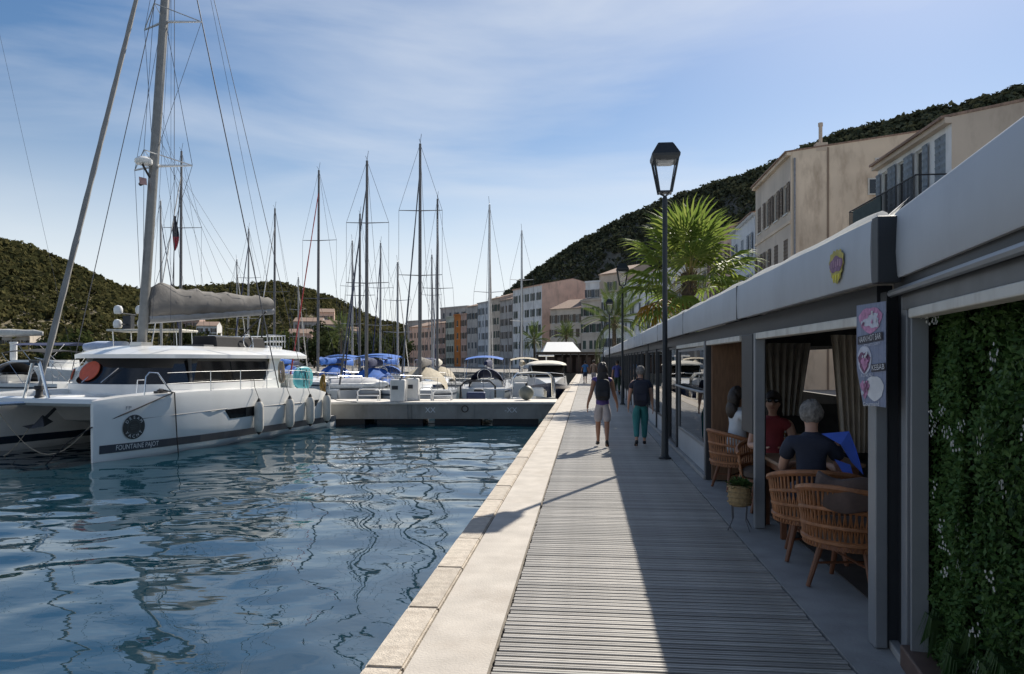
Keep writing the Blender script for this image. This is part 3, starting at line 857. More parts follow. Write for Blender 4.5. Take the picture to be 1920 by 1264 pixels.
# ================================================================== palms
def palm(name, label, loc, h, r0, fl, nf, seed, mats, blade_n=24, dead=True, feather=False):
    rg = random.Random(seed)
    t = thing(name, label, 'palm tree', loc, group='palms behind the terraces')
    m = MB(); pts, rs = [], []
    n = int(h / .09)
    for i in range(n + 1):
        z = h * i / n
        pts.append((.03 * math.sin(z), .03 * math.cos(z * .7), z - .1 * (i == 0))); rs.append((r0 * (1.15 - .35 * z / h)) * (1.08 if i % 2 else .93))
    m.tube(pts, rs, 12); m.build('trunk', pm('palm trunk fibre', (0.10, 0.075, 0.05), 0.95, var=0.45, scale=9, bump=0.8, bscale=25), t)
    def frond_mesh(seed2, droop, matk):
        r2 = random.Random(seed2); m = MB()
        pl = fl * .55
        pet = [Vector((pl * k / 6, 0, -droop * .10 * (k / 6) ** 2 * pl)) for k in range(7)]
        m.cur = 1; m.tube(pet, [.035 - .004 * k for k in range(7)], 5, flat=.5); m.cur = 0
        tip = pet[-1]; bl = fl * .54
        if feather:
            for k in range(30):
                f = k / 29; c = Vector((fl * (.12 + .88 * f), 0, .25 * fl * f - droop * fl * .75 * f * f))
                for s in (-1, 1):
                    d = Vector((.55, s * .8, -.35)).normalized() * fl * .30 * (1 - .65 * abs(f - .35)); w = Vector((.02, 0, 0)) * fl / 2
                    m.add([c - w, c + d * .5 + w + Vector((0, 0, .02)), c + d, c + d * .5 - w], [(0, 1, 2, 3)])
            return m.mesh('frond', mats)
        for k in range(blade_n):
            a = R(-128 + 256 * k / (blade_n - 1)) + r2.gauss(0, .02)
            l_ = bl * (.78 + .22 * math.cos(a * .55)) * r2.uniform(.92, 1.04)
            d = Vector((math.cos(a), math.sin(a), 0)); sd = Vector((-math.sin(a), math.cos(a), 0))
            fold = .12 * abs(math.sin(a))
            w = l_ * math.tan(R(256 / blade_n / 2)) * .80
            dr = droop * r2.uniform(.5, 1.3)
            p0 = tip; p1 = tip + d * l_ * .55 + Vector((0, 0, l_ * (.10 - fold * .5) - .06 * dr)); 
            p2 = tip + d * l_ * .82 + Vector((0, 0, l_ * .05 - dr * l_ * .22)); p3 = tip + d * l_ + Vector((0, 0, -dr * l_ * .48)) + sd * r2.gauss(0, .02)
            up = Vector((0, 0, w * .35))
            m.add([p0.lerp(p1, .12), p1 - sd * w * .55 - up, p1 + up, p1 + sd * w * .55 - up, p2 - sd * w * .26, p2 + up * .4, p2 + sd * w * .26, p3],
                  [(0, 2, 1), (0, 3, 2), (1, 2, 5, 4), (2, 3, 6, 5), (4, 5, 7), (5, 6, 7)])
        return m.mesh('frond', mats)
    vars_ = [frond_mesh(seed * 10 + k, d, 0) for k, d in enumerate((.25, .5, .8, 1.2))]
    for i in range(nf):
        f = i / (nf - 1)
        el = 82 - 118 * f ** 1.05 + rg.gauss(0, 5)          # upright in the centre, hanging outside
        az = i * 137.5 + rg.gauss(0, 8)
        me = vars_[min(3, int(f * 3.9))]
        z = h - .05 - .35 * f * fl / 2.4
        o = link('frond', me, t, (.05 * math.cos(R(az)), .05 * math.sin(R(az)), z), (rg.gauss(0, .25), R(-el), R(az)), [rg.uniform(.88, 1.08)] * 3)
        o.rotation_mode = 'XYZ'
    m = MB()
    for k in range(int(r0 * 150)):
        a = rg.uniform(0, 6.28); z = h - rg.uniform(0, .9)
        d = Vector((math.cos(a), math.sin(a), 0)); b = d * r0 * .85 + Vector((0, 0, z))
        m.tube([b, b + d * .12 + Vector((0, 0, .22))], [.03, .018], 4)
    m.build('leaf_bases', pm('cut leaf bases', (0.16, 0.11, 0.06), 0.9, var=0.4), t)
    return t, vars_
PALM_G = leaf_mat('fan palm leaf', (0.13, 0.20, 0.035), (0.24, 0.28, 0.07), 0.55, 0.45)
PALM_S = pm('palm leaf stalk', (0.26, 0.22, 0.07), 0.6, var=0.25)
PALM_D = leaf_mat('dead palm leaf', (0.42, 0.20, 0.02), (0.35, 0.24, 0.08), 0.4)
pp = P((1291 - 960) / FPX * 28.5, 28.5)
pt, pv = palm('fan_palm', 'bushy fan palm with one yellow dead frond behind the terrace fascia', (pp.x, pp.y, 0), zat(512, 28.5), .26, 2.75, 34, 3, [PALM_G, PALM_S])
dm = pv[3].copy(); dm.materials[0] = PALM_D
for az, el, sc in ((196, -26, .92), (182, -44, .85)):
    tag(link('dead_frond', dm, pt, (0, 0, zat(512, 28.5) - .35), (0, R(-el), R(az)), [sc] * 3), 'yellow dried frond hanging low')
PALM_F = leaf_mat('feather palm leaf', (0.07, 0.11, 0.03), (0.12, 0.15, 0.05), 0.35)
for (label, px, t_, topy, fl, h_py) in (('slim date palm with grey green drooping fronds before the white houses', 1152, 58, 575, 2.6, 595),
                                        ('bright green palm standing beside the white kiosk roof', 1002, 104, 622, 2.3, 634),
                                        ('small dark palm poking up behind the white kiosk roof', 1062, 112, 612, 2.0, 626),
                                        ('tall palm rising in front of the hillside village', 640, 150, 0, 3.4, 618)):
    q = P((px - 960) / FPX * t_, t_)
    palm('feather_palm', label, (q.x, q.y, 0), zat(h_py, t_), .17, fl, 26, px, [PALM_F, PALM_S], feather=True)

# ================================================================== houses
SLATEM = pm('shutter paint grey blue', (0.11, 0.125, 0.14), 0.7, var=0.2, rand=0.2)
BROWNSH = pm('shutter paint brown', (0.13, 0.10, 0.075), 0.7, var=0.2, rand=0.2)
GREENSH = pm('shutter paint green', (0.06, 0.09, 0.07), 0.7, var=0.2, rand=0.2)
BLUESH = pm('shutter paint light blue', (0.22, 0.26, 0.30), 0.7, var=0.2, rand=0.2)
PANEM = pm('window pane', (0.015, 0.018, 0.022), 0.06, var=0.1, spec=0.6)
FRAMEM = pm('window frame white', (0.55, 0.54, 0.5), 0.6, var=0.1)
ROOFT = pm('terracotta roof tiles', (0.26, 0.175, 0.13), 0.85, var=0.3, scale=1.2, stretch=(1, 8, 1), bump=0.6, bscale=4)
_wm = {}
def win_meshes(w, h, sm):
    k = (round(w, 2), round(h, 2), sm.name)
    if k not in _wm:
        m = MB(); fw = .07
        m.span((-w / 2, .08, 0), (-w / 2 + fw, .16, h)); m.span((w / 2 - fw, .08, 0), (w / 2, .16, h)); m.span((-w / 2 + fw, .081, h - fw), (w / 2 - fw, .159, h)); m.span((-w / 2 + fw, .081, 0), (w / 2 - fw, .159, fw)); m.span((-.03, .09, fw), (.03, .15, h - fw))
        m.span((-w / 2 - .08, -.06, -.09), (w / 2 + .08, .05, -.003))
        f = m.mesh('window', FRAMEM)
        m = MB(); m.span((-w / 2 + fw, .11, fw), (w / 2 - fw, .125, h - fw)); p_ = m.mesh('pane', PANEM)
        m = MB(); sw = w / 2
        m.span((0, -.045, 0), (sw, -.03, h))
        for j in range(8): m.box((sw / 2, -.05, h * (j + .5) / 8), (sw * .8, .012, h / 8 * .72), rot=Euler((R(20), 0, 0)))
        s_ = m.mesh('shutter', sm)
        _wm[k] = (f, p_, s_)
    return _wm[k]

def house(name, label, A, B, h, depth, wall, floors, ncol, ww=1.0, wh=1.7, sm=SLATEM, roof='flat', ridge=1.6, shut=True, group='harbour front houses', side=None, z0=0.0, ztop=None, skip=(), fh=None, chim=0, band=True, seed=0):
    """front wall from A to B (world xy, z0 base) seen with A on the left; depth goes back to the right-hand normal"""
    rg = random.Random(seed + int(A[0] * 7 + A[1] * 3))
    A = Vector((A[0], A[1], 0)); B = Vector((B[0], B[1], 0))
    Lw = (B - A).length; rz = math.atan2(B.y - A.y, B.x - A.x)
    t = thing(name, label, 'house', (A.x, A.y, z0), rz, group)
    fh = fh or (h - .6) / floors
    rects = []
    for f in range(floors):
        for c in range(ncol):
            if (f, c) in skip: continue
            cx_ = Lw * (c + .5) / ncol + rg.uniform(-.05, .05)
            zb = f * fh + (fh - wh) * .42
            rects.append((cx_ - ww / 2, cx_ + ww / 2, zb, zb + wh))
    xs = sorted({0, Lw, *[r[0] for r in rects], *[r[1] for r in rects]}); zs = sorted({-1.0, h, *[r[2] for r in rects], *[r[3] for r in rects]})
    m = MB()
    for i in range(len(xs) - 1):
        for j in range(len(zs) - 1):
            cx_, cz_ = (xs[i] + xs[i + 1]) / 2, (zs[j] + zs[j + 1]) / 2
            if any(r[0] < cx_ < r[1] and r[2] < cz_ < r[3] for r in rects): continue
            m.quad((xs[i], 0, zs[j]), (xs[i + 1], 0, zs[j]), (xs[i + 1], 0, zs[j + 1]), (xs[i], 0, zs[j + 1]))
    for x0, x1, za, zb in rects:
        d = .17
        m.quad((x0, 0, za), (x0, d, za), (x0, d, zb), (x0, 0, zb)); m.quad((x1, 0, za), (x1, 0, zb), (x1, d, zb), (x1, d, za))
        m.quad((x0, 0, za), (x1, 0, za), (x1, d, za), (x0, d, za)); m.quad((x0, 0, zb), (x0, d, zb), (x1, d, zb), (x1, 0, zb))
    m.build('wall', wall, t, recalc=False)
    m = MB()   # side and back walls
    g = ridge if roof == 'gable' else 0.0
    for x in (0, Lw):
        if g: m.quad((x, 0, -1), (x, depth, -1), (x, depth, h), (x, depth / 2, h + g), (x, 0, h))
        elif roof == 'shed': m.quad((x, 0, -1), (x, depth, -1), (x, depth, h + ridge), (x, 0, h))
        else: m.quad((x, 0, -1), (x, depth, -1), (x, depth, h), (x, 0, h))
    hb = h + (ridge if roof == 'shed' else 0)
    m.quad((0, depth, -1), (Lw, depth, -1), (Lw, depth, hb), (0, depth, hb))
    m.build('side_wall', side or wall, t, recalc=False)
    m = MB(); e = .35
    if roof == 'gable':
        s = g / (depth / 2)
        m.prism([(-.03, -e, h - e * s), (-.03, depth / 2, h + g + .02), (-.03, depth + e, h - e * s), (-.03, depth + e, h - e * s + .09), (-.03, depth / 2, h + g + .11), (-.03, -e, h - e * s + .09)], (Lw + .06, 0, 0))
    elif roof == 'shed':
        s = ridge / depth
        m.prism([(-.03, -e, h - e * s), (-.03, depth + .1, hb + .02), (-.03, depth + .1, hb + .11), (-.03, -e, h - e * s + .09)], (Lw + .06, 0, 0))
    else:
        m.span((-.1, -.25, h - .02), (Lw + .1, depth + .05, h + .16))
    rf = m.build('roof', ROOFT if roof != 'flat' else (side or wall), t)
    for c in range(chim):
        m = MB(); x = Lw * (.2 + .55 * c + rg.uniform(-.1, .1)); zt = h + (g or ridge * .5 * (roof == 'shed')) 
        m.span((x - .3, depth * .4, zt - 1.2), (x + .3, depth * .4 + .5, zt + 1.0)); m.span((x - .36, depth * .4 - .06, zt + .9), (x + .36, depth * .4 + .56, zt + 1.05)); m.build('chimney', wall, rf)
    if band:
        for f in range(1, floors):
            m = MB(); m.span((.01, -.07, f * fh - .10), (Lw - .01, -.003, f * fh + .08)); m.build('string_course', side or wall, t)
    m = MB(); m.span((-.05, -.24, h - .22), (Lw + .05, -.002, h - .03)); m.build('cornice', side or wall, t)
    f_, p_, s_ = win_meshes(ww, wh, sm)
    for x0, x1, za, zb in rects:
        w = link('window', f_, t, ((x0 + x1) / 2, 0, za)); link('pane', p_, w)
        if shut:
            r_ = rg.random()
            if r_ < .72:
                link('shutter', s_, w, (-ww - .01, -.02 - rg.uniform(0, .03), 0)); link('shutter', s_, w, (ww / 2 + .01, -.02 - rg.uniform(0, .03), 0))
            else:
                link('shutter', s_, w, (-ww / 2, .06, 0)); link('shutter', s_, w, (0.01, .06, 0))
    return t

def plaster(n, c, d=None, amt=.4):
    return pm(n, c, 0.9, var=0.14, scale=0.45, bump=0.2, bscale=6, dirt=d or tuple(x * .5 for x in c), dscale=.8, damt=min(.9, amt + .25))
PL_WHITE = plaster('white plaster', (0.74, 0.74, 0.73))
PL_BEIGE = plaster('stained beige plaster', (0.66, 0.555, 0.43), (0.33, 0.25, 0.18), .7)
PL_TAN = plaster('tan plaster', (0.54, 0.45, 0.36), (0.3, 0.24, 0.19), .5)
PL_PINK = plaster('peach plaster', (0.74, 0.52, 0.41))
PL_GREY = plaster('grey plaster', (0.46, 0.44, 0.42))
PL_STONE = plaster('warm stone plaster', (0.55, 0.48, 0.40))
PL_ORANGE = plaster('orange plaster', (0.58, 0.21, 0.05))
PL_GREEN = plaster('pale green plaster', (0.52, 0.54, 0.46))
PL_ROSE = plaster('rose plaster', (0.56, 0.39, 0.32))
PL_BLUE = plaster('blue white plaster', (0.58, 0.61, 0.64))

# near row, fronts on x = 12 facing the water
t = house('town_house', 'white house with a long black balcony above the terrace roofs', (12.0, 32.2), (12.0, 25.95), 9.75, 16, PL_WHITE, 3, 4, .8, 1.9, BLUESH, 'gable', 1.5, side=PL_TAN, fh=3.4, band=False)
m = MB(); m.span((-.2, -1.15, 6.72), (6.2, -.002, 6.9)); m.build('balcony_slab', PL_GREY, t)
m = MB(); m.tube([(-.15, -1.08, 7.88), (6.15, -1.08, 7.88)], .03, 6); m.tube([(-.15, -1.08, 7.0), (6.15, -1.08, 7.0)], .02, 6)
for x in (-.15, 6.15): m.tube([(x, -1.08, 7.88), (x, -.01, 7.88)], .025, 6)
rail = m.build('balcony_rail', pm('black iron', (.012, .012, .014), .5, metal=.4), t)
for k in range(58):
    m = MB(); m.tube([(-.15 + 6.3 * k / 57, -1.08, 6.9), (-.15 + 6.3 * k / 57, -1.08, 7.88)], .014, 4); m.build('baluster', MATS['black iron'], rail)
m = MB(); m.span((.3, -1.10, 7.05), (3.2, -1.06, 7.82)); m.build('balcony_screen', pm('green screen cloth', (.03, .05, .05), .8), rail)
t = house('town_house', 'tall beige house with a stained blank gable and thin chimney', (12.0, 54.6), (12.0, 45.4), 14.0, 19, PL_STONE, 4, 4, 1.0, 1.75, BROWNSH, 'shed', 2.5, side=PL_BEIGE, fh=3.3, chim=0)
m = MB(); m.tube([(9.0, 1.75, 13.9), (9.0, 1.75, 15.6)], .11, 8); m.tube([(9.0, 1.75, 15.5), (9.0, 1.75, 15.7)], .14, 8); m.span((8.7, 1.45, 14.0), (9.22, 2.1, 14.5)); m.build('chimney', PL_TAN, t)
m = MB(); m.span((9.2, 2.05, -1), (9.23, 2.17, 14.2)); m.build('wall_joint', plaster('dark mortar', (.26, .2, .15)), t)
for yy, zz, s in ((4.75, 13.0, .38), (4.35, 11.35, .75)):
    m = MB(); m.span((9.17, yy, zz), (9.27, yy + s, zz + s * 1.3)); w = m.build('window', FRAMEM, t); m = MB(); m.span((9.25, yy + .08, zz + .08), (9.285, yy + s - .08, zz + s * 1.3 - .08)); m.build('pane', PANEM, w)
m = MB(); m.tube([(9.3, .2, -.5), (9.3, .2, 13.6)], .06, 6); m.build('drainpipe', pm('zinc', (.25, .25, .26), .5, metal=.5), t)
m = MB(); m.tube([(9.24, .1 + 1.2 * k, 4.1 + .12 * math.sin(k) + .12 * k) for k in range(12)], .025, 4); m.build('wall_cable', WIRE, t)
house('town_house', 'pale house with blue shutters just past the tall beige house', (12.0, 63.5), (12.0, 54.8), 12.3, 14, PL_BLUE, 4, 3, 1.0, 1.7, BLUESH, 'gable', 1.4)
house('town_house', 'rose plaster house hidden mostly behind the fan palm', (12.0, 76), (12.0, 63.7), 13.0, 14, PL_ROSE, 4, 4, 1.0, 1.7, BROWNSH, 'gable', 1.6)
house('town_house', 'cream house behind the fan palm crown with open shutters', (12.2, 92), (12.0, 76.2), 12.0, 14, PL_STONE, 4, 5, 1.0, 1.7, GREENSH, 'gable', 1.6)
house('town_house', 'grey plaster house past the cream one in the straight row', (12.6, 112), (12.2, 92.2), 12.5, 14, PL_GREY, 4, 6, 1.0, 1.7, SLATEM, 'gable', 1.6)

def hpx(name, label, px0, t0, px1, t1, topy, wall, floors, ncol, depth=12, **k):
    a, b = P((px0 - 960) / FPX * t0, t0), P((px1 - 960) / FPX * t1, t1)
    h = zat(topy, (t0 + t1) / 2)
    return house(name, label, (a.x, a.y), (b.x, b.y), h, depth, wall, floors, ncol, **k)
hpx('town_house', 'tall white house with grey shutters right of the lamp lantern', 1166, 141, 1222, 126, 520, PL_WHITE, 5, 4, sm=SLATEM, roof='gable')
hpx('town_house', 'tan blank gabled block rising behind the white houses', 1124, 158, 1172, 152, 512, PL_TAN, 5, 1, ww=1.4, wh=1.8, sm=SLATEM, roof='gable', side=PL_TAN, ridge=2.0)
hpx('town_house', 'white four storey house with paired windows below the tan gable', 1128, 147, 1165, 141.3, 549, PL_WHITE, 4, 3, sm=SLATEM, roof='shed', ridge=1.2)
hpx('town_house', 'grey rose house with a roof terrace beside the white pair', 1090, 152, 1127, 147.2, 562, PL_STONE, 4, 3, sm=GREENSH, roof='flat')
hpx('town_house', 'white roof room set back on top of the terrace house', 1098, 160, 1126, 158, 528, PL_WHITE, 5, 2, sm=SLATEM, roof='flat')
hpx('town_house', 'warm stone house under a low red tiled roof', 1032, 158, 1089, 152.2, 578, PL_STONE, 4, 5, sm=BROWNSH, roof='gable', ridge=2.2)
hpx('town_house', 'five storey white fronted house with a peach blank side wall', 962, 179, 1016, 166, 538, PL_WHITE, 5, 5, sm=GREENSH, roof='gable', ridge=1.6, side=PL_PINK, depth=16, band=False)
hpx('town_house', 'grey brown house next to the white fronted peach house', 938, 187, 961, 179.3, 562, PL_GREY, 5, 3, sm=BROWNSH, roof='gable', ridge=1.6)
hpx('town_house', 'beige house with green blinds in the curved row', 917, 193, 937, 187.3, 560, PL_STONE, 5, 3, sm=GREENSH, roof='gable')
hpx('town_house', 'pale blue house with pale shutters in the curved row', 896, 200, 916, 193.3, 567, PL_BLUE, 5, 3, sm=BLUESH, roof='shed', ridge=1.5)
hpx('town_house', 'narrow grey house right of the rose one in the curved row', 876, 205, 895, 200.3, 574, PL_GREY, 4, 3, sm=SLATEM, roof='gable')
hpx('town_house', 'rose house squeezed beside the orange one', 864, 209, 875, 205.3, 589, PL_ROSE, 4, 2, sm=BROWNSH, roof='flat')
hpx('town_house', 'bright orange narrow house in the curved row', 852, 212, 863, 209.2, 590, PL_ORANGE, 4, 1, sm=BROWNSH, roof='flat', shut=False)
hpx('town_house', 'pale green house beside the orange house', 836, 217, 851, 212.3, 594, PL_GREEN, 4, 3, sm=GREENSH, roof='flat')
hpx('town_house', 'grey block with a flat roof set back above the green house', 826, 232, 876, 222, 576, PL_GREY, 5, 4, sm=SLATEM, roof='flat')
hpx('town_house', 'rose house with a dark tiled roof past the green house', 812, 223, 835, 217.3, 606, PL_ROSE, 4, 3, sm=BROWNSH, roof='gable')
hpx('town_house', 'long low peach house at the end of the curved row', 768, 238, 811, 223.3, 612, PL_PINK, 3, 6, sm=BROWNSH, roof='gable')
hpx('town_house', 'grey house with a flat roof above the end of the row', 764, 256, 822, 244, 601, PL_GREY, 4, 4, sm=SLATEM, roof='flat')
# hillside village on the west side
for i, (px, py, t_, w, h, wall, label) in enumerate((
        (352, 612, 235, 9, 6, PL_ROSE, 'small rose house with a red roof on the wooded slope above the sail bag'),
        (385, 622, 215, 8, 5, PL_WHITE, 'little white house below the rose one on the slope'),
        (575, 616, 220, 12, 6, PL_GREY, 'wide grey house with a red roof on the village slope'),
        (610, 600, 235, 7, 7, PL_PINK, 'peach villa standing highest in the hillside village'),
        (618, 622, 212, 8, 6, PL_STONE, 'stone villa below the peach villa'),
        (560, 636, 200, 9, 4.5, PL_ROSE, 'low rose house at the foot of the village slope'),
        (655, 632, 215, 7, 5, PL_WHITE, 'white cottage among trees at the edge of the village'),
        (225, 583, 250, 6, 4, PL_WHITE, 'tiny white villa alone on the dark slope'),
        (25, 640, 165, 8, 3.5, PL_STONE, 'low stone house behind the white boom'))):
    q = P((px - 960) / FPX * t_, t_)
    z = zat(py, t_)
    w, h = w * .68, h * .72
    o = house('village_house', label, (q.x - w / 2, q.y), (q.x + w / 2, q.y + 1.5), h, 7, wall, 2 if h > 3.4 else 1, 3, ww=.8, wh=1.2, sm=BROWNSH, roof='gable', ridge=1.2, group='houses on the hillside', z0=z - h * .5)
    m = MB(); m.span((0, .1, -6), (w, 6.8, -1.02)); m.build('base', PL_STONE, o)

# ================================================================== trees along the far shore
BARK = pm('grey brown bark', (0.09, 0.07, 0.05), 0.95, var=0.4, bump=0.6, bscale=12)
def tree(label, px, t_, zb, h, w, seed, mats, name='shore_tree', group='trees on the far shore'):
    rg = random.Random(seed); q = P((px - 960) / FPX * t_, t_, zb)
    o = thing(name, label, 'tree', q, rg.uniform(0, 6), group)
    m = MB(); m.tube([(0, 0, -2.5), (.05 * h * rg.uniform(-1, 1), .03 * h, h * .35), (0, 0, h * .7)], [.05 * h ** .8, .035 * h ** .8, .01 * h], 7)
    for k in range(5):
        a = k * 1.26 + rg.random(); m.tube([(0, 0, h * (.28 + .06 * k)), (w * .25 * math.cos(a), w * .25 * math.sin(a), h * (.45 + .06 * k)), (w * .42 * math.cos(a), w * .42 * math.sin(a), h * (.58 + .06 * k))], [.022 * h ** .8, .014 * h ** .8, .006 * h], 5)
    m.build('trunk', BARK, o)
    m = MB()
    cl = []
    for k in range(26):
        u = Vector((rg.gauss(0, 1), rg.gauss(0, 1), rg.gauss(0, 1))).normalized() * rg.uniform(.35, 1) ** .6
        cl.append((Vector((u.x * w * .45, u.y * w * .45, h * .62 + u.z * h * .34)), rg.uniform(.14, .26) * w))
    for c, r in cl:
        for k in range(34):
            u = Vector((rg.gauss(0, 1), rg.gauss(0, 1), rg.gauss(0, .8))).normalized(); p = c + u * r * rg.uniform(.5, 1.1)
            a = Vector((rg.gauss(0, 1), rg.gauss(0, 1), rg.gauss(0, .6))).normalized() * r * rg.uniform(.16, .32); b = a.cross(u).normalized() * r * rg.uniform(.12, .24)
            m.add([p - a, p + b, p + a, p - b], [(0, 1, 2, 3)])
    m.build('crown', mats, o, recalc=False)
TG1 = leaf_mat('light green tree leaf', (0.085, 0.10, 0.035), (0.045, 0.06, 0.022), 0.3, 1.0, 0.0)
TG2 = leaf_mat('dark green tree leaf', (0.032, 0.045, 0.02), (0.055, 0.065, 0.03), 0.25, 1.0, 0.0)
for i, (px, t_, zb, h, w, mt, lab) in enumerate((
        (150, 132, 0, 7, 7, TG1, 'yellow green tree on the shore beside the furled genoa'),
        (205, 138, 0, 6, 6, TG2, 'dark tree on the shore behind the flybridge yacht'),
        (95, 136, 0, 5.5, 7, TG2, 'low dark tree on the shore before the stone house'),
        (395, 150, 0, 7, 7, TG1, 'light green tree below the little white house'),
        (430, 158, 0, 6, 8, TG2, 'broad dark tree under the sail bag'),
        (480, 160, 0, 7, 8, TG2, 'dark tree beyond the boom end'),
        (535, 165, 0, 8, 8, TG1, 'light green tree at the foot of the village'),
        (590, 168, 0, 7, 9, TG2, 'broad dark tree before the wide grey house'),
        (628, 172, 0, 8, 8, TG1, 'light green tree before the stone villa'),
        (668, 176, 0, 8, 9, TG2, 'dark tree below the white cottage'),
        (700, 185, 0, 8, 8, TG1, 'light green tree where the hill meets the shore'),
        (738, 205, 0, 9, 10, TG2, 'dark tree at the end of the house row'),
        (602, 208, 5, 7, 7, TG2, 'dark tree between the hillside villas'),
        (645, 214, 5, 6, 6, TG1, 'small light tree beside the white cottage'),
        (340, 200, 4, 6, 7, TG2, 'dark tree below the small rose house'))):
    tree(lab, px, t_, zb, h, w, 100 + i, mt)

# ================================================================== timber kiosk with a white pyramid roof at the end of the quay
WOODK = pm('dark pergola timber', (0.09, 0.065, 0.045), 0.8, var=0.3, stretch=(4, 4, 1))
WHROOF = pm('white sheet roof', (0.78, 0.78, 0.76), 0.5, var=0.05)
k0 = P((1068 - 960) / FPX * 98, 98)
ki = thing('pergola_kiosk', 'dark timber pergola kiosk with a white pyramid roof', 'kiosk', (k0.x, k0.y, 0), YAW)
m = MB(); m.span((-4.4, -2, 2.55), (4.4, 3, 2.8)); m.build('beam', WOODK, ki)
for k in range(9):
    m = MB(); m.span((-4.3 + 1.05 * k, -1.95, 0), (-4.14 + 1.05 * k, -1.8, 2.55)); m.build('post', WOODK, ki)
m = MB(); m.span((-4.3, 2.7, 0), (4.3, 2.9, 2.5)); m.build('back_wall', pm('kiosk dark panel', (.05, .035, .03), .8), ki)
for k in range(7):
    m = MB(); m.span((-4.1 + 1.2 * k, -1.7, 0.2), (-3.4 + 1.2 * k, -1.66, 2.1)); m.build('panel', pm('kiosk shutter', (.10, .06, .045), .7, rand=.3), ki)
m = MB(); m.loft([[(-3.6, -2.2, 2.82), (1.3, -2.2, 2.82), (1.3, 5.4, 2.82), (-3.6, 5.4, 2.82)], [(-2.9, 1.2, 4.15), (.5, 1.2, 4.15), (.5, 2.0, 4.15), (-2.9, 2.0, 4.15)]]); m.build('roof', WHROOF, ki)
# ================================================================== pontoon
PONT = pm('pontoon concrete', (0.30, 0.29, 0.265), 0.85, var=0.15, scale=1.5, bump=0.3, bscale=18, dirt=(0.10, 0.09, 0.07), dscale=1.3, damt=0.6)
PONTTOP = pm('pontoon top', (0.60, 0.57, 0.52), 0.8, var=0.12, bump=0.2, bscale=20)
def cf(r, t, z=0):  # camera-frame point for things turned by YAW
    return P(r, t, z)
PT = 30.9
rE = lambda t: (QX - .03 + t * SY) / CY
pn = thing('pontoon', 'concrete pontoon reaching out from the quay behind the catamaran stern', 'pontoon', cf(0, PT, 0), YAW)
m = MB(); m.prism([(-24, 0, -.72), (rE(PT), 0, -.72), (rE(PT + 2.3), 2.3, -.72), (-24, 2.3, -.72)], (0, 0, .60)); m.build('body', PONT, pn)
m = MB(); m.prism([(-24, -.06, -.118), (rE(PT) - .0, -.06, -.118), (rE(PT + 2.3), 2.36, -.118), (-24, 2.36, -.118)], (0, 0, .10)); m.build('deck', PONTTOP, pn, bevel=.015)
for r in (-7.0, -4.6, -2.2, .2):
    m = MB(); m.span((r - 1.0, .05, -1.25), (r + .9, 2.2, -.722)); m.build('float', pm('black float', (.02, .02, .022), .7), pn)
for r in (-4.35, -4.2, -1.6, .95):
    m = MB(); m.span((r - .03, -.035, -.72), (r + .03, -.002, -.12)); m.build('face_rib', PONT, pn)
for r, s in ((-3.38, 'XX'), (-.05, '-XX')):
    put_text(s, .30, pm('pale stencil paint', (.75, .76, .78), .8), pn, frame((r, -.012, -.36), (1, 0, 0), (0, 0, 1)), 'stencil')
m = MB(); m.tube([(-1.95 + .13 * math.cos(a), -.02, -.30 + .13 * math.sin(a)) for a in [2 * math.pi * k / 14 for k in range(15)]], .02, 6); m.build('mooring_ring', pm('rusty iron', (.08, .06, .05), .7, metal=.5), pn)
# white service pedestals and tube frames on the pontoon
WPLAST = pm('white polyester cabinet', (0.70, 0.69, 0.66), 0.5, var=0.06, dirt=(.4, .38, .34), damt=.3)
def pedestal(label, r, t, w, d, h):
    o = thing('service_pedestal', label, 'pedestal', cf(r, t, -.018), YAW, 'white service pedestals on the pontoon')
    m = MB(); m.span((-w / 2, -d / 2, 0), (w / 2, d / 2, h)); m.build('cabinet', WPLAST, o, bevel=.05)
    m = MB(); m.span((-w * .36, -d / 2 - .02, h * .55), (w * .05, -d / 2 - .001, h * .72)); m.build('socket_panel', POSTD, o)
    m = MB(); m.tube([(w * .2, -d / 2 + .05, h - .01), (w * .2, -d / 2 + .05, h + .07)], .05, 8); m.build('beacon', pm('beacon grey', (.2, .22, .25), .4), o)
pedestal('wide white service cabinet with a small dark socket panel', -4.78, PT + .45, .62, .5, .92)
pedestal('rounded white service cabinet behind the wide one', -4.25, PT + 1.15, .52, .5, .95)
def gate(label, r, t, w, h):
    o = thing('tube_frame', label, 'frame', cf(r, t, -.018), YAW, 'white tube frames on the pontoon')
    WT = pm('white tube paint', (.74, .74, .73), .35, var=.05)
    m = MB(); m.tube([(-w / 2, 0, 0), (-w / 2, 0, h - .1), (-w / 2 + .1, 0, h), (w / 2 - .1, 0, h), (w / 2, 0, h - .1), (w / 2, 0, 0)], .028, 8); m.build('hoop', WT, o, smooth=True)
    m = MB(); m.span((-w / 2 + .02, -.25, h * .42), (w / 2 - .02, .03, h * .50)); m.build('step', WT, o, bevel=.01)
    for s in (-1, 1):
        m = MB(); m.tube([(s * w * .46, -.25, 0), (s * w * .46, -.25, h * .46)], .024, 6); m.build('leg', WT, o)
gate('white tube boarding frame beside the sloop bow', -6.1, PT + .9, .95, .50)
gate('white tube boarding frame next to the service cabinets', -3.72, PT + 1.3, .55, .55)
gate('low white tube bench frame beside the dark arched dinghy', -3.0, PT + 1.4, .8, .42)

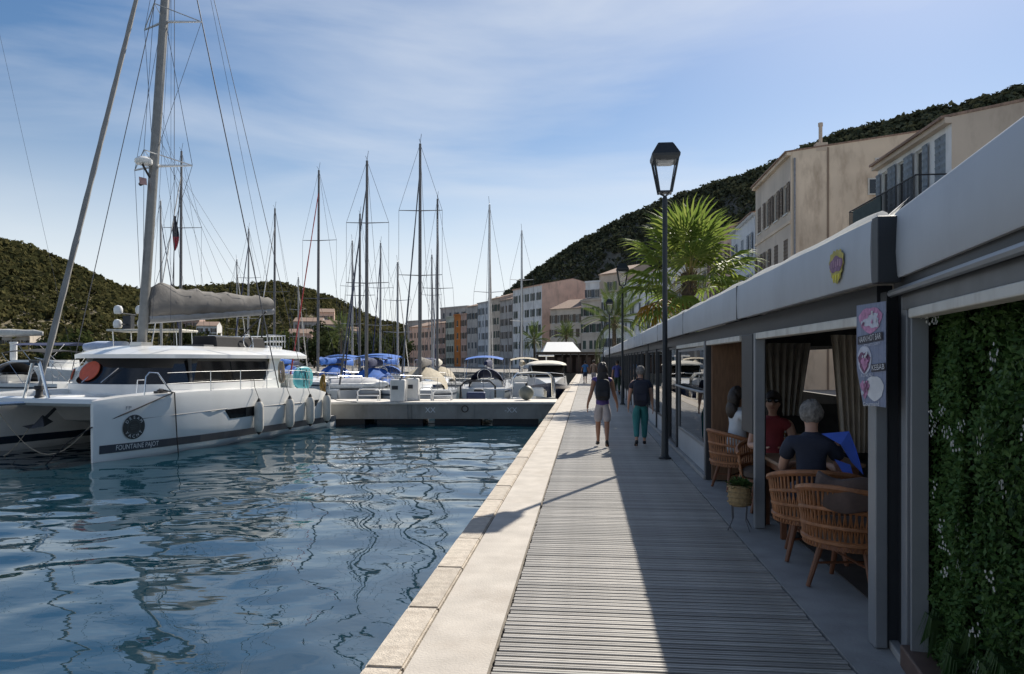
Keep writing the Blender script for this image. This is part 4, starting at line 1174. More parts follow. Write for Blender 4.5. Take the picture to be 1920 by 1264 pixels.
# ================================================================== catamaran
CO = P(-10.08, 30.76, WZ)
cd = (-.268 * CY + .964 * SY, -.964 * CY - .268 * SY)
CRZ = math.atan2(cd[1], cd[0])
ct = thing('catamaran', 'large white sailing catamaran moored stern to the pontoon', 'catamaran', CO, CRZ)
CM = ct.matrix_basis.copy()
CM = Matrix.Translation(CO) @ Matrix.Rotation(CRZ, 4, 'Z')
def CW(x, y, z): return CM @ Vector((x, y, z))
W_U = [(-.3, .55), (0, .62), (2, .76), (5, .82), (7.5, .76), (9.3, .55), (10.5, .30), (11.1, .14), (11.35, .05)]
SH = [(-.3, .42), (.28, .46), (.36, 1.26), (.7, 1.42), (1.6, 1.58), (4, 1.70), (8, 1.74), (10.6, 1.68), (11.35, 1.60)]
GF = [(0, .2), (.17, .70), (.28, .88), (.5, .985), (.75, .997), (1, 1.0)]
HCY = 2.42
def chalf(u, z):
    s = interp(SH, u); f = max(0, min(1, (z + .35) / (s + .35)))
    bow = max(0, min(1, (u - 8) / 3.3))
    return interp(W_U, u) * (interp(GF, f) * (1 - .35 * bow * (1 - f)))
US = [-.3, .0, .27, .28, .36, .5, .7, 1.2, 1.6, 2.5, 3.3, 4, 5, 6, 7, 8, 8.6, 9.2, 9.8, 10.3, 10.7, 11.0, 11.2, 11.35]
FS = [0, .17, .28, .5, .75, .93, 1.0]
for side in (1, -1):
    m = MB(); rings = []
    for u in US:
        s = interp(SH, u)
        left = [(u, side * HCY + chalf(u, -.35 + (s + .35) * f), -.35 + (s + .35) * f) for f in FS]
        right = [(u, side * HCY - chalf(u, -.35 + (s + .35) * f), -.35 + (s + .35) * f) for f in FS]
        left[-1] = (u, left[-1][1] - .03, s); right[-1] = (u, right[-1][1] + .03, s)
        rings.append(left + right[::-1])
    m.loft(rings)
    h = m.build('hull', WHITE_GEL, ct, smooth=32)
    for sg in (1, -1):
        m = MB(); uu = [u for u in US if u < 11.25]
        a_ = [(u, side * HCY + sg * (chalf(u, .22) + .012), .22) for u in uu]; b_ = [(u, side * HCY + sg * (chalf(u, .44) + .012), .44) for u in uu]
        m.loft([a_, b_], closed=False, cap=False); m.build('boot_stripe', DARK_STRIPE, h, recalc=False)
def cside(u, z, off=.008): return Vector((u, HCY + chalf(u, z) + off, z))
# seam line, portlights
m = MB(); m.tube([cside(u, z, .0) for u, z in ((10.2, 1.06), (9, 1.10), (7.5, 1.14), (6.9, 1.15))], .012, 4); m.tube([cside(u, z, 0) for u, z in ((5.4, 1.12), (4, 1.12), (2.6, 1.10))], .02, 4); m.build('hull_groove', pm('dark groove', (.12, .12, .13), .6), ct)
for pts in ([(7.05, 1.12), (6.8, .83), (5.5, .84), (5.3, 1.16)], [(2.35, 1.16), (2.2, .90), (1.55, .92), (1.3, 1.15)]):
    m = MB()
    q = [cside(u, z, .012) for u, z in pts]
    n = 8
    top = [q[0].lerp(q[3], i / n) for i in range(n + 1)]; bot = [q[1].lerp(q[2], i / n) for i in range(n + 1)]
    top = [cside(p.x, p.z, .012) for p in top]; bot = [cside(p.x, p.z, .012) for p in bot]
    m.loft([top, bot], closed=False, cap=False); m.build('portlight', SMOKED, ct, recalc=False)
# name lettering on the stripe, maker's mark, round emblem
LETW = pm('white lettering', (.72, .73, .74), .5)
def hull_text(s, size, uc, z, width, mat, name='lettering'):
    a, b = cside(uc + .35, z, .016), cside(uc - .35, z, .016)
    return put_text(s, size, mat, ct, frame((a + b) / 2, b - a, cside(uc, z + .2) - cside(uc, z)), name, width)
hull_text('FOUNTAINE PAJOT', .19, 10.12, .335, 1.30, LETW)
hull_text('FP', .13, 10.45, 1.38, .16, pm('grey mark', (.2, .22, .25), .5), 'maker_mark')
ec = cside(10.28, .86, .016); ex = (cside(9.93, .86) - cside(10.63, .86)).normalized(); ez = (cside(10.28, 1.1) - cside(10.28, .6)).normalized()
def circ(r, mat, name, off, rin=None, k=32):
    nrm = ex.cross(ez); m = MB(); c = ec + nrm * off
    o_ = [c + ex * r * math.cos(2 * math.pi * i / k) + ez * r * math.sin(2 * math.pi * i / k) for i in range(k)]
    if rin:
        i_ = [c + ex * rin * math.cos(2 * math.pi * i / k) + ez * rin * math.sin(2 * math.pi * i / k) for i in range(k)]
        m.add(o_ + i_, [(i, (i + 1) % k, k + (i + 1) % k, k + i) for i in range(k)])
    else: m.add([c] + o_, [(0, i + 1, (i + 1) % k + 1) for i in range(k)])
    return m.build(name, mat, ct, recalc=False)
EMB = pm('emblem dark green', (.012, .022, .026), .5)
circ(.33, EMB, 'emblem', .004); circ(.19, pm('emblem grey', (.05, .07, .08), .5), 'emblem_ring', .008, .175)
nrm = ex.cross(ez)
for s, a0, flip in (('DREAM', 90, 1), ('YACHT', 270, -1)):
    for i, chh in enumerate(s):
        a = R(a0 - flip * (i - 2) * 27); rad = .255
        d = ex * math.cos(a) + ez * math.sin(a); tx = (ex * math.sin(a) - ez * math.cos(a)) * flip
        put_text(chh, .12, LETW, ct, frame(ec + nrm * .010 + d * rad, tx, d * flip), 'emblem_letter')
m = MB()
for k, (w, z) in enumerate(((.2, .05), (.24, -.005), (.16, -.055))):
    c = ec + nrm * .010 + ez * z; m.quad(c - ex * w / 2 - ez * .008, c + ex * w / 2 - ez * .008, c + ex * w / 2 + ez * .008, c - ex * w / 2 + ez * .008)
m.build('emblem_waves', MATS['emblem grey'], ct, recalc=False)
# bridge deck and foredeck
m = MB()
m.loft([[(u, -1.8, zb), (u, 1.8, zb), (u, 1.8, 1.62), (u, -1.8, 1.62)] for u, zb in ((.9, .72), (2, .62), (7.2, .62), (8.2, .8), (8.7, 1.3))]); m.build('bridge_deck', WHITE_GEL, ct, bevel=.03)
m = MB(); m.quad((8.72, -1.75, 1.56), (10.62, -1.9, 1.58), (10.62, 1.9, 1.58), (8.72, 1.75, 1.56)); m.build('trampoline', pm('pale trampoline net', (.42, .41, .39), .8, var=.1), ct, recalc=False)
m = MB(); m.span((8.5, -.45, 1.45), (10.7, .45, 1.66)); m.build('foredeck_walkway', WHITE_GEL, ct, bevel=.04)
m = MB(); m.loft([[(u, y, z) for u, z in ((10.62, 1.48), (10.80, 1.42), (10.9, 1.50), (10.86, 1.62), (10.66, 1.66))] for y in (-2.35, 2.35)]); m.build('crossbeam', WHITE_GEL, ct, smooth=30)
for s in (-1, 1):
    m = MB(); m.tube([(10.8, s * .42, 1.62), (10.8, s * .10, 2.62)], .045, 8); m.build('striker_post', STEEL, ct, smooth=True)
m = MB(); m.span((10.7, -.14, 2.58), (10.9, .14, 2.66)); m.build('striker_cap', POSTD, ct)
m = MB(); m.tube([(10.85, -.3, 1.50), (11.4, -1.6, 1.42)], .05, 8); m.build('sprit_pole', STEEL, ct, smooth=True)
m = MB(); m.lathe([(.10, 0), (.13, .05), (.09, .1), (.09, .22), (.14, .26), (.12, .34)], (10.72, .02, 1.62), 12); m.build('furler_drum', RUBBER, ct, smooth=True)
m = MB(); m.tube([(10.2, 0, 1.3), (10.6, .0, .98), (10.75, 0, .88)], .05, 6); m.add([(10.3, -.05, .95), (10.9, -.38, .86), (11.0, 0, .80), (10.9, .38, .86), (10.3, .05, .95), (10.6, 0, 1.15)], [(0, 1, 2, 5), (5, 2, 3, 4), (0, 5, 4), (0, 4, 3, 2, 1)]); m.build('anchor', pm('galvanised dark', (.08, .08, .085), .5, metal=.6), ct)
# coachroof
def plan(pts): return pts + [(x, -y) for x, y in pts[::-1] if abs(y) > .01]
def band(z0, p0, z1, p1, name, mat, cap=True, sm=30):
    m = MB(); m.loft([[(x, y, z0) for x, y in plan(p0)], [(x, y, z1) for x, y in plan(p1)]], True, cap); return m.build(name, mat, ct, smooth=sm)
PBASE = [(3.0, 2.15), (7.2, 2.12), (8.0, 1.85), (8.45, 1.1), (8.6, .3)]
PWIN0 = [(3.0, 2.10), (7.1, 2.08), (7.9, 1.8), (8.32, 1.05), (8.45, .3)]
PWIN1 = [(3.0, 1.98), (6.7, 1.95), (7.4, 1.7), (7.85, 1.0), (8.0, .3)]
PROOF = [(.2, 1.95), (.9, 2.18), (3, 2.30), (6.8, 2.22), (7.7, 1.9), (8.2, 1.1), (8.35, .3)]
PROOF2 = [(.3, 1.7), (1.0, 1.95), (3, 2.05), (6.6, 1.95), (7.4, 1.65), (7.8, 1.0), (7.95, .3)]
PROOF3 = [(1.2, 1.2), (2, 1.45), (3, 1.5), (6.0, 1.4), (6.9, 1.1), (7.1, .7), (7.2, .3)]
band(1.56, PBASE, 1.93, PBASE, 'coachroof_base', WHITE_GEL)
band(1.931, PWIN0, 2.72, PWIN1, 'window_band', SMOKED, sm=10)
band(2.721, PROOF, 2.84, PROOF, 'roof_edge', WHITE_GEL)
band(2.841, PROOF, 2.98, PROOF2, 'roof', WHITE_GEL); band(2.981, PROOF2, 3.12, PROOF3, 'roof_top', WHITE_GEL)
for x, y in ((7.12, 2.06), (5.6, 2.045), (4.35, 2.045)):
    m = MB(); m.prism([(x, y + .02, 1.95), (x + .10, y + .02, 1.95), (x + .02, y - .09, 2.70), (x - .08, y - .09, 2.70)], (0, -.05, 0)); m.build('window_mullion', POSTD, ct)
for s in (1, -1):
    m = MB(); m.prism([(3.6, s * 2.17, 1.6), (2.4, s * 2.17, 1.6), (2.3, s * 2.10, 2.72), (2.9, s * 2.10, 2.72), (3.1, s * 2.13, 2.2)], (0, -s * .08, 0)); m.build('cabin_quarter', WHITE_GEL, ct, bevel=.02)
m = MB(); m.lathe([(.42, 0), (.42, .03)], (0, 0, 0), 24, 1.0, .8); o = m.build('sunshade', pm('red orange sunshade', (.55, .09, .04), .55, var=.1), ct); o.matrix_local = frame((8.22, -.80, 2.33), (-.17, -1, 0), (-.52, 0, 1))
m = MB(); m.lathe([(.20, 0), (.20, .03)], (0, 0, 0), 20, 1.0, .9); o = m.build('sunshade', MATS['red orange sunshade'], ct); o.matrix_local = frame((7.95, -1.72, 2.22), (-.75, -.6, 0), (-.42, 0, 1))
for y in (-.9, -.1):
    m = MB(); m.tube([(8.5 - .1 * abs(y), y, 1.98), (8.25 - .1 * abs(y), y + .42, 2.42)], .014, 5); m.build('wiper', STEEL, ct)
# flybridge
m = MB(); m.loft([[(u, .3, 3.05), (u, 1.35, 3.05), (u, 1.28, 3.50), (u, .4, 3.50)] for u in (2.1, 5.0)]); m.build('flybridge_screen', BLACKC, ct, bevel=.05)
m = MB(); m.span((5.05, .5, 2.95), (5.6, 1.3, 3.18)); m.build('helm_step', POSTD, ct, bevel=.03)
m = MB(); m.span((.9, -1.2, 3.0), (2.0, 1.3, 3.22)); m.build('flybridge_seat', WHITE_GEL, ct, bevel=.06)
m = MB()
for z in (3.4, 3.62): m.tube([(2.0, 1.3, z), (.8, 1.35, z), (.6, 1.1, z), (.6, -1.1, z), (.8, -1.35, z), (2, -1.3, z)], .022, 6)
for k in range(7): m.tube([(.8 + .2 * k, 1.33, 3.15), (.8 + .2 * k, 1.33, 3.62)], .014, 5)
m.build('flybridge_rail', STEEL, ct)
m = MB(); m.tube([(2.9, 1.36, 2.95), (2.9, 1.30, 3.45), (3.1, 1.25, 3.6)], .03, 6); m.tube([(3.3 + .25 * math.cos(a), 1.38, 3.35 + .25 * math.sin(a)) for a in [math.pi * 2 * k / 12 for k in range(13)]], .018, 5); m.build('steering_wheel', STEEL, ct)
# mast, rig
RAKE = math.tan(R(5.2))
def mp(z, y=0.0, dx=0.0): return Vector((6.95 - (z - 3) * RAKE + dx, y, z))
m = MB(); m.tube([mp(3.05), mp(6), mp(10), mp(14), mp(18), mp(20.6)], [.135, .135, .135, .13, .12, .09], 12, flat=1.25); mast = m.build('mast', pm('weathered mast grey', (.24, .235, .22), .42, metal=.25, var=.12), ct, smooth=True)
m = MB(); m.span((6.7, -.22, 3.1), (7.2, .22, 3.24)); m.build('mast_step', ALU, mast)
for z, ln in ((9.05, 1.15), (14.0, 1.15)):
    for s in (-1, 1):
        m = MB(); m.tube([mp(z, 0), mp(z + .05, s * ln, -.42)], [.05, .03], 6); m.build('spreader', ALU, mast)
        m = MB(); m.tube([mp(z + .05, s * ln, -.42), mp(z + .42, 0, .48), mp(z + .05, 0, 0)], .018, 4); m.build('jumper_strut', ALU, mast)
DIA = [(3.3, .0, 9.05), (9.05, 1.15, 14.0), (14.0, 1.15, 18.5)]
m = MB(); wr = .010
for s in (-1, 1):
    m.tube([mp(4.2, s * .1), mp(9.1, s * 1.15, -.42), mp(13.9, s * .1)], wr, 4)
    m.tube([mp(9.6, s * .1), mp(14.05, s * 1.15, -.42), mp(19, s * .05)], wr, 4)
m.tube([mp(5.0, 0, .1), mp(9.47, 0, .48), mp(14.42, 0, .48), mp(18.8, 0, .05)], wr, 4)
m.tube([mp(4.0, .25, -.1), mp(20.3, .06, -.1)], .007, 4); m.tube([mp(4.0, -.3, -.2), mp(20.3, -.06, -.1)], .007, 4); m.tube([mp(4.0, .45, -.7), mp(16, .06, -.1)], .007, 4)
m.build('diamond_wires', WIRE, mast)
for nm, a, b, r in (('shroud', (3.85, 3.02, 1.68), mp(18.6, .08), .020), ('shroud', (3.85, -3.02, 1.68), mp(18.6, -.08), .020), ('lower_shroud', (6.9, -3.0, 1.7), mp(16.6, -.08), .014), ('backstay', (1.9, 2.9, 1.58), mp(20.4, .05), .011), ('backstay', (2.0, -2.9, 1.58), mp(20.4, -.05), .011)):
    m = MB(); m.tube([a, b], r, 5); m.build(nm, WIRE, ct)
m = MB(); fa, fb = Vector((10.68, 0, 1.95)), mp(20.0, 0, .1)
m.tube([fa.lerp(fb, i / 40) for i in range(41)], [(.085 - .03 * i / 40) * (1 + .08 * math.sin(i * 2.3)) if i > 1 else .05 for i in range(41)], 8); m.build('furled_genoa', pm('furled genoa cover', (.25, .24, .225), .75, var=.22, scale=1.6, bump=.4, bscale=14), ct, smooth=True)
m = MB(); m.lathe([(.0, 0), (.24, .0), (.27, .05), (.27, .14), (.18, .22), (.02, .24)], mp(9.0, .0, .45), 16); rd = m.build('radar_dome', WHITE_GEL, mast, smooth=40)
m = MB(); m.tube([mp(8.6, 0, .12), mp(8.98, 0, .5)], .035, 6); m.tube([mp(8.45, -.1, .25), mp(8.35, -.12, .42)], .06, 8); m.build('radar_bracket', RUBBER, mast)
m = MB(); c = mp(8.55, 0, .62); m.quad(c, c + Vector((.0, .3, -.08)), c + Vector((0, .32, -.3)), c + Vector((0, .03, -.24))); m.build('courtesy_flag', pm('faded ensign', (.5, .3, .28), .8), mast, recalc=False)
# boom and sail bag
b0, b1 = Vector((6.72, .04, 3.98)), Vector((.75, .75, 4.62))
m = MB(); m.tube([b0, b1], [.12, .11], 8, flat=1.2); m.build('boom', MASTGREY, ct, smooth=True)
m = MB(); rings = []; n = 26
for i in range(n + 1):
    f = i / n; c = b0.lerp(b1, f * .985) + Vector((0, 0, .06))
    hgt = .46 + .58 * (1 - f) ** .9 + .03 * math.sin(i * .9) + .02 * math.sin(i * 2.3) + (.12 if 1 < i < 5 else 0) - (.25 if i == 0 else 0); wd = .21 + .10 * math.sin(math.pi * min(1, f * 1.3)) + .02 * math.sin(i * 2.9)
    sx = (b1 - b0).normalized(); sy = Vector((-sx.y, sx.x, 0)).normalized()
    ring = []
    for k in range(14):
        a = 2 * math.pi * k / 14
        y = math.cos(a) * wd * (.55 + .45 * (1 - math.sin(a)) / 2 + .12 * math.sin(3 * a + i)); z = (math.sin(a) * .5 + .5) * hgt + .025 * math.sin(2.3 * a + i * 1.9)
        ring.append(c + sy * y + Vector((0, 0, z)))
    rings.append(ring)
m.loft(rings); m.build('sail_bag', GREYC, ct, smooth=60)
m = MB()
for f, zt in ((.30, 12.5), (.55, 12.5), (.8, 12.5)):
    for s in (-1, 1): m.tube([b0.lerp(b1, f) + Vector((0, s * .25, .5 * (1 - f) + .5)), mp(9.5 + 2 * (1 - f), s * .1, -.1)], .006, 4)
m.tube([b1 + Vector((0, 0, .1)), mp(20.5, 0, -.15)], .008, 4)
m.build('lazy_jacks', WIRE, ct)
m = MB(); m.tube([b1 + Vector((.5, -.05, -.05)), Vector((1.2, .5, 3.2))], .03, 6); m.tube([b1 + Vector((.6, .1, -.05)), Vector((1.5, -.6, 3.2))], .03, 6); m.build('mainsheet', RUBBER, ct)
# rails
m = MB()
for z in (1, 2):
    zz = 1.70 + .31 * z
    m.tube([(9.25, 2.95, zz - .02), (8, 3.10, zz), (6, 3.16, zz), (4, 3.14, zz), (2.4, 3.10, zz - .05), (1.0, 3.0, zz - .15)], .005, 4)
m.build('lifeline', MASTGREY, ct)
for u in (7.6, 6.2, 4.8, 3.4, 2.0):
    m = MB(); m.tube([(u, HCY + chalf(u, 1.6) - .06, 1.6), (u, HCY + chalf(u, 1.6) - .06, 2.34)], .016, 6); m.build('stanchion', STEEL, ct)
m = MB(); m.tube([(9.95, 2.78, 1.68), (9.9, 2.80, 2.2), (9.8, 2.82, 2.32), (9.55, 2.88, 2.30), (9.1, 2.98, 1.72)], .02, 6); m.tube([(9.6, 2.2, 1.7), (9.55, 2.2, 2.1), (9.3, 2.2, 2.1)], .012, 5); m.build('bow_pulpit', STEEL, ct, smooth=True)
for s in (1, -1):
    m = MB(); m.tube([(.5, s * 2.9, 1.35), (.5, s * 2.9, 2.2), (.5, s * 1.6, 2.25)], .02, 6); m.build('stern_rail', STEEL, ct, smooth=True)
m = MB(); m.span((1.0, -2.0, 1.3), (1.3, 2.0, 2.1)); m.build('cockpit_seat', WHITE_GEL, ct, bevel=.06)
m = MB(); m.lathe([(.0, 0), (.05, 0), (.06, .05), (.12, .08), (.03, .12)], (9.05, 2.55, 1.72), 10); m.span((8.85, 2.48, 1.72), (9.25, 2.62, 1.78)); m.build('mooring_cleat', RUBBER, ct)

# things hung on or lying on the catamaran
def fender(label, u):
    o = thing('fender', label, 'fender', CW(u, 0, 0) * 0 + CM @ Vector((u, HCY + chalf(u, .8) + .17, .22)), CRZ, 'white fenders along the catamaran side')
    m = MB(); m.lathe([(.03, .06), (.10, .10), (.145, .2), (.155, .35), (.155, .85), (.145, .98), (.10, 1.07), (.03, 1.10)], n=16); m.build('bladder', FENDERM, o, smooth=True)
    for a, b in ((0, .085), (1.075, 1.19)):
        m = MB(); m.lathe([(.03, a), (.085, a + (.085 if a == 0 else 0)), (.03, b)] if a else [(.03, a), (.06, .04), (.088, .095)], n=12); m.build('end_cap', RUBBER, o, smooth=True)
    m = MB(); m.tube([(0, 0, 1.17), (0, -.16, 1.55), (0, -.20, 1.9)], .010, 5); m.build('lanyard', BLACKROPE, o)
fender('white fender overlapping the dark forward portlight of the catamaran', 5.55)
fender('white fender hanging under the rope coil amidships', 3.70)
fender('white fender just ahead of the small aft portlight', 2.30)
fender('white fender aft of the small portlight nearest the stern', .95)
o = thing('paddle_board', 'turquoise paddle board standing on edge at the catamaran stern', 'paddle board', CM @ Vector((1.75, 2.72, 1.56)), CRZ)
TURQ = pm('turquoise board', (.10, .42, .47), .4, var=.1, scale=3)
m = MB(); rg_ = [[(.66 * q * abs(math.cos(a)) ** .75 * (1 if math.cos(a) > 0 else -1), y, .43 + .43 * q * abs(math.sin(a)) ** .8 * (1 if math.sin(a) > 0 else -1)) for a in [2 * math.pi * k / 28 for k in range(28)]] for y, q in ((-.06, .90), (-.04, .98), (0, 1), (.04, .98), (.06, .9))]
m.loft(rg_); m.build('board', TURQ, o, smooth=50)
m = MB(); m.tube([(-.35, .075, .2), (-.1, .085, .75), (.2, .085, .75)], .012, 5); m.tube([(.1, .08, .1), (-.1, .085, .75)], .012, 5); m.build('bungee', RUBBER, o)
def coil(name, label, loc, mat, w, h, n=7, rz=0):
    o = thing(name, label, 'rope', loc, rz)
    for k in range(n):
        m = MB(); ph = rnd.uniform(-.3, .3); ww = w * rnd.uniform(.4, 1); pts = [(ww * .5 * math.sin(a) + .03 * k - .1, .03 * math.sin(a * 2 + k) + .012 * k, -h / 2 + h / 2 * math.cos(a) * rnd.uniform(.95, 1.0)) for a in [2 * math.pi * i / 20 for i in range(21)]]
        m.tube(pts, .018, 5); m.build('loop', mat, o)
coil('rope_coil', 'beige rope coil hung on the catamaran lifeline', CM @ Vector((3.9, 3.12, 2.62)), BEIGEROPE, .35, .75, 8, CRZ)
coil('rope_coil', 'ochre rope bundle hung beside the turquoise board', CM @ Vector((.75, 2.95, 2.1)), pm('ochre rope', (.34, .22, .06), .9, var=.3), .4, .75, 9, CRZ)
def rope(label, pts, r, mat, name='mooring_line'):
    m = MB(); m.tube(pts, r, 6); o = m.build(name, mat, None, smooth=True); tag(o, label, 'rope', 'mooring lines'); return o
rope('black mooring line dropping straight from the bow cleat to the water', [CW(9.05, 2.55, 1.83), CW(9.05, HCY + chalf(9.05, 1.7) + .02, 1.74), CW(9.0, HCY + chalf(9, .5) + .12, .5), CW(8.95, HCY + chalf(9, 0) + .3, -.3)], .018, BLACKROPE)
rope('black mooring line running from the bow cleat across the hull to the stem', [CW(9.05, 2.5, 1.83), CW(9.1, HCY + chalf(9.1, 1.68) + .02, 1.74), CW(10.2, HCY + chalf(10.2, 1.35) + .04, 1.36), CW(11.38, HCY, .92), CW(11.6, 1.9, .55), CW(11.8, 1.2, -.2)], .018, BLACKROPE)
rope('pale bridle rope looping under the bow crossbeam', [CW(10.8, 2.1 - 3.4 * i / 12, 1.2 - 1.1 * math.sin(math.pi * i / 12)) for i in range(13)], .012, BEIGEROPE)
rope('pale bridle rope hanging from the anchor to the far hull', [CW(10.8, -.2 - 2.0 * i / 10, .85 - .8 * math.sin(math.pi * .85 * i / 10) - .2 * i / 10) for i in range(11)], .012, BEIGEROPE)
rope('stern mooring line from the catamaran to the pontoon', [CW(.5, 2.9, 1.3), CW(0, 3.2, 1.05), CW(-.7, 3.7, .95)], .014, BLACKROPE)

# ================================================================== sailing boats
def sailboat(label, px, t, topy, L, hd=-90.0, hull=WHITE_GEL, cover=BLUEC, bim=None, dodger=None, mastm=DARKMAST, furl=None, stripe=DARK_STRIPE, spr=(.45, .72), detail=True, boomup=1.0, name='sailing_boat', fr=.58, rake=0.012):
    """hd: bow heading in the camera frame, degrees from 'right'; the mast stands at photo column px, depth t"""
    rz = R(hd) + YAW
    mb = P((px - 960) / FPX * t, t, WZ)
    dirv = Vector((math.cos(rz), math.sin(rz), 0))
    o = thing(name, label, 'sailing boat', mb - dirv * fr * L, rz, 'sailing boats in the marina')
    B = .165 * L; fb = .105 * L
    def hw(u): 
        x = u / L
        return B * (.78 + .22 * min(1, x / .35)) * (1 - max(0, (x - .45) / .56) ** 2.1)
    sh = lambda u: fb * (.92 + .22 * (u / L) ** 2)
    m = MB(); rings = []
    for k in range(15):
        u = L * k / 14; w = max(.03, hw(u)); s = sh(u)
        rings.append([(u - .05 * L * (f < .3) * (k / 14), y * w * g, z) for f, y, g, z in
                      [(1, 1, 1.0, s), (.6, 1, .97, s * .55), (.2, 1, .86, 0.0), (0, 1, .5, -.35), (0, -1, .5, -.35), (.2, -1, .86, 0.0), (.6, -1, .97, s * .55), (1, -1, 1.0, s)]])
    m.loft(rings); h = m.build('hull', hull, o, smooth=40)
    for sg in (1, -1):
        m = MB(); uu = [L * k / 12 for k in range(12)]
        m.loft([[(u, sg * (hw(u) * .995 + .006), sh(u) * .80) for u in uu], [(u, sg * (hw(u) * .998 + .006), sh(u) * .87) for u in uu]], closed=False, cap=False); m.build('cove_stripe', stripe, h, recalc=False)
    m = MB(); rings = []
    for k in range(9):
        u = L * (.30 + .48 * k / 8); w = hw(u) * (.66 - .1 * (k / 8)); zt = sh(u) + .42 * (1 - (k / 8) ** 2.2) + .02
        rings.append([(u, w, sh(u) - .03), (u, w * .86, zt - .06), (u, w * .6, zt), (u, -w * .6, zt), (u, -w * .86, zt - .06), (u, -w, sh(u) - .03)])
    m.loft(rings); cb = m.build('cabin', WHITE_GEL, o, smooth=40)
    for sg in (1, -1):
        m = MB(); uu = [L * (.34 + .30 * k / 6) for k in range(7)]
        m.loft([[(u, sg * (hw(u) * (.655 - .1 * ((u / L - .30) / .48)) - .0), sh(u) + .12) for u in uu], [(u, sg * (hw(u) * (.60 - .1 * ((u / L - .30) / .48)) + .02), sh(u) + .27) for u in uu]], closed=False, cap=False); m.build('cabin_window', SMOKED, cb, recalc=False)
    mx, mz = fr * L, sh(fr * L) + .4
    H = zat(topy, t) - WZ
    top = Vector((mx - rake * H, 0, H))
    base = Vector((mx, 0, mz - .1))
    m = MB(); m.tube([base, base.lerp(top, .5), top], [.095, .09, .065], 8, flat=1.3); ma = m.build('mast', mastm, o, smooth=True)
    m = MB(); m.tube([top, top + Vector((-.1, .05, .55))], .012, 4); m.tube([top + Vector((.0, 0, .05)), top + Vector((.35, 0, .16))], .012, 4); m.build('antenna', WIRE, ma)
    for f in spr:
        c = base.lerp(top, f)
        for s in (1, -1):
            m = MB(); m.tube([c, c + Vector((-.18, s * B * .62, .06))], [.03, .018], 5); m.build('spreader', mastm, ma)
    m = MB(); wr = max(.009, t * .00016)
    for s in (1, -1):
        pts = [Vector((mx - .25, s * hw(mx) * .9, sh(mx)))] + [base.lerp(top, f) + Vector((-.18, s * B * .62, .06)) for f in spr] + [top]
        m.tube(pts, wr, 4); m.tube([Vector((mx - .5, s * hw(mx) * .9, sh(mx))), base.lerp(top, spr[0])], wr, 4)
    m.build('shrouds', WIRE, o)
    m = MB(); m.tube([(0.05, 0, sh(0)), top], wr, 4); m.build('backstay', WIRE, o)
    fa, fb_ = Vector((L * .985, 0, sh(L) + .25)), base.lerp(top, .9)
    m = MB(); m.tube([fa.lerp(fb_, i / 12) for i in range(13)], [max(.045, t * .0008) * (1 + .15 * math.sin(i * 2)) * (1 - .4 * i / 12) for i in range(13)], 6); m.build('furled_jib', furl or NAVYC, o, smooth=True)
    bz = mz + .75 * boomup
    b0, b1 = Vector((mx - .12, 0, bz)), Vector((mx - .40 * L, .0, bz + .12))
    m = MB(); m.tube([b0, b1], .06, 6); m.build('boom', mastm, o)
    m = MB(); m.tube([b0.lerp(b1, i / 10) + Vector((0, 0, .12 + (.14 * (1 - i / 10)))) for i in range(11)], [(.24 - .12 * i / 10) * (1 + .1 * math.sin(i * 2.2)) * (.5 if i in (0, 10) else 1) for i in range(11)], 8, flat=1.25); m.build('sail_cover', cover, o, smooth=True)
    if dodger:
        m = MB(); u0, u1 = L * .27, L * .40; w = hw(u0) * .72
        m.loft([[(u, w * math.cos(a), sh(u) + hh * math.sin(a)) for a in [math.pi * k / 10 for k in range(11)]] for u, hh in ((u0, 1.15), (u0 + .4, 1.18), (u1, .55))], closed=False, cap=False); m.build('sprayhood', dodger, o, smooth=True, recalc=False)
    if bim:
        m = MB(); u0, u1 = L * .04, L * .25; w = hw(u0) * .85
        m.loft([[(u, w * yy, sh(0) + 1.95 - .16 * yy * yy + dz) for yy in (-1, -.7, -.35, 0, .35, .7, 1)] for u, dz in ((u0, -.08), ((u0 + u1) / 2, .04), (u1, -.05))], closed=False, cap=False); bb = m.build('bimini', bim, o, smooth=True, recalc=False)
        for s in (1, -1):
            m = MB(); m.tube([(u0, s * w, sh(0) + 1.72), ((u0 + u1) / 2, s * hw(u0) * .95, sh(0))], .015, 4); m.tube([(u1, s * w, sh(0) + 1.74), ((u0 + u1) / 2, s * hw(u0) * .95, sh(0))], .015, 4); m.build('bimini_leg', STEEL, bb)
    if detail:
        m = MB(); m.tube([(L * .88, -hw(L * .88), sh(L)), (L * .89, -hw(L * .88), sh(L) + .6), (L * 1.0, 0, sh(L) + .65), (L * .89, hw(L * .88), sh(L) + .6), (L * .88, hw(L * .88), sh(L))], .016, 5); m.build('pulpit', STEEL, o)
        m = MB()
        for s in (1, -1):
            for dz in (.32, .6): m.tube([(u * L, s * hw(u * L) * .97, sh(u * L) + dz) for u in (.02, .2, .4, .6, .8, .89)], .005, 4)
            for u in (.02, .2, .4, .6, .75): m.tube([(u * L, s * hw(u * L) * .97, sh(u * L)), (u * L, s * hw(u * L) * .97, sh(u * L) + .6)], .012, 4)
        m.build('guard_rail', MASTGREY, o)
        m = MB(); m.tube([(L * .10, .42 * math.cos(a), sh(0) + .75 + .42 * math.sin(a)) for a in [2 * math.pi * k / 16 for k in range(17)]], .015, 5); m.build('wheel', STEEL, o)
    return o
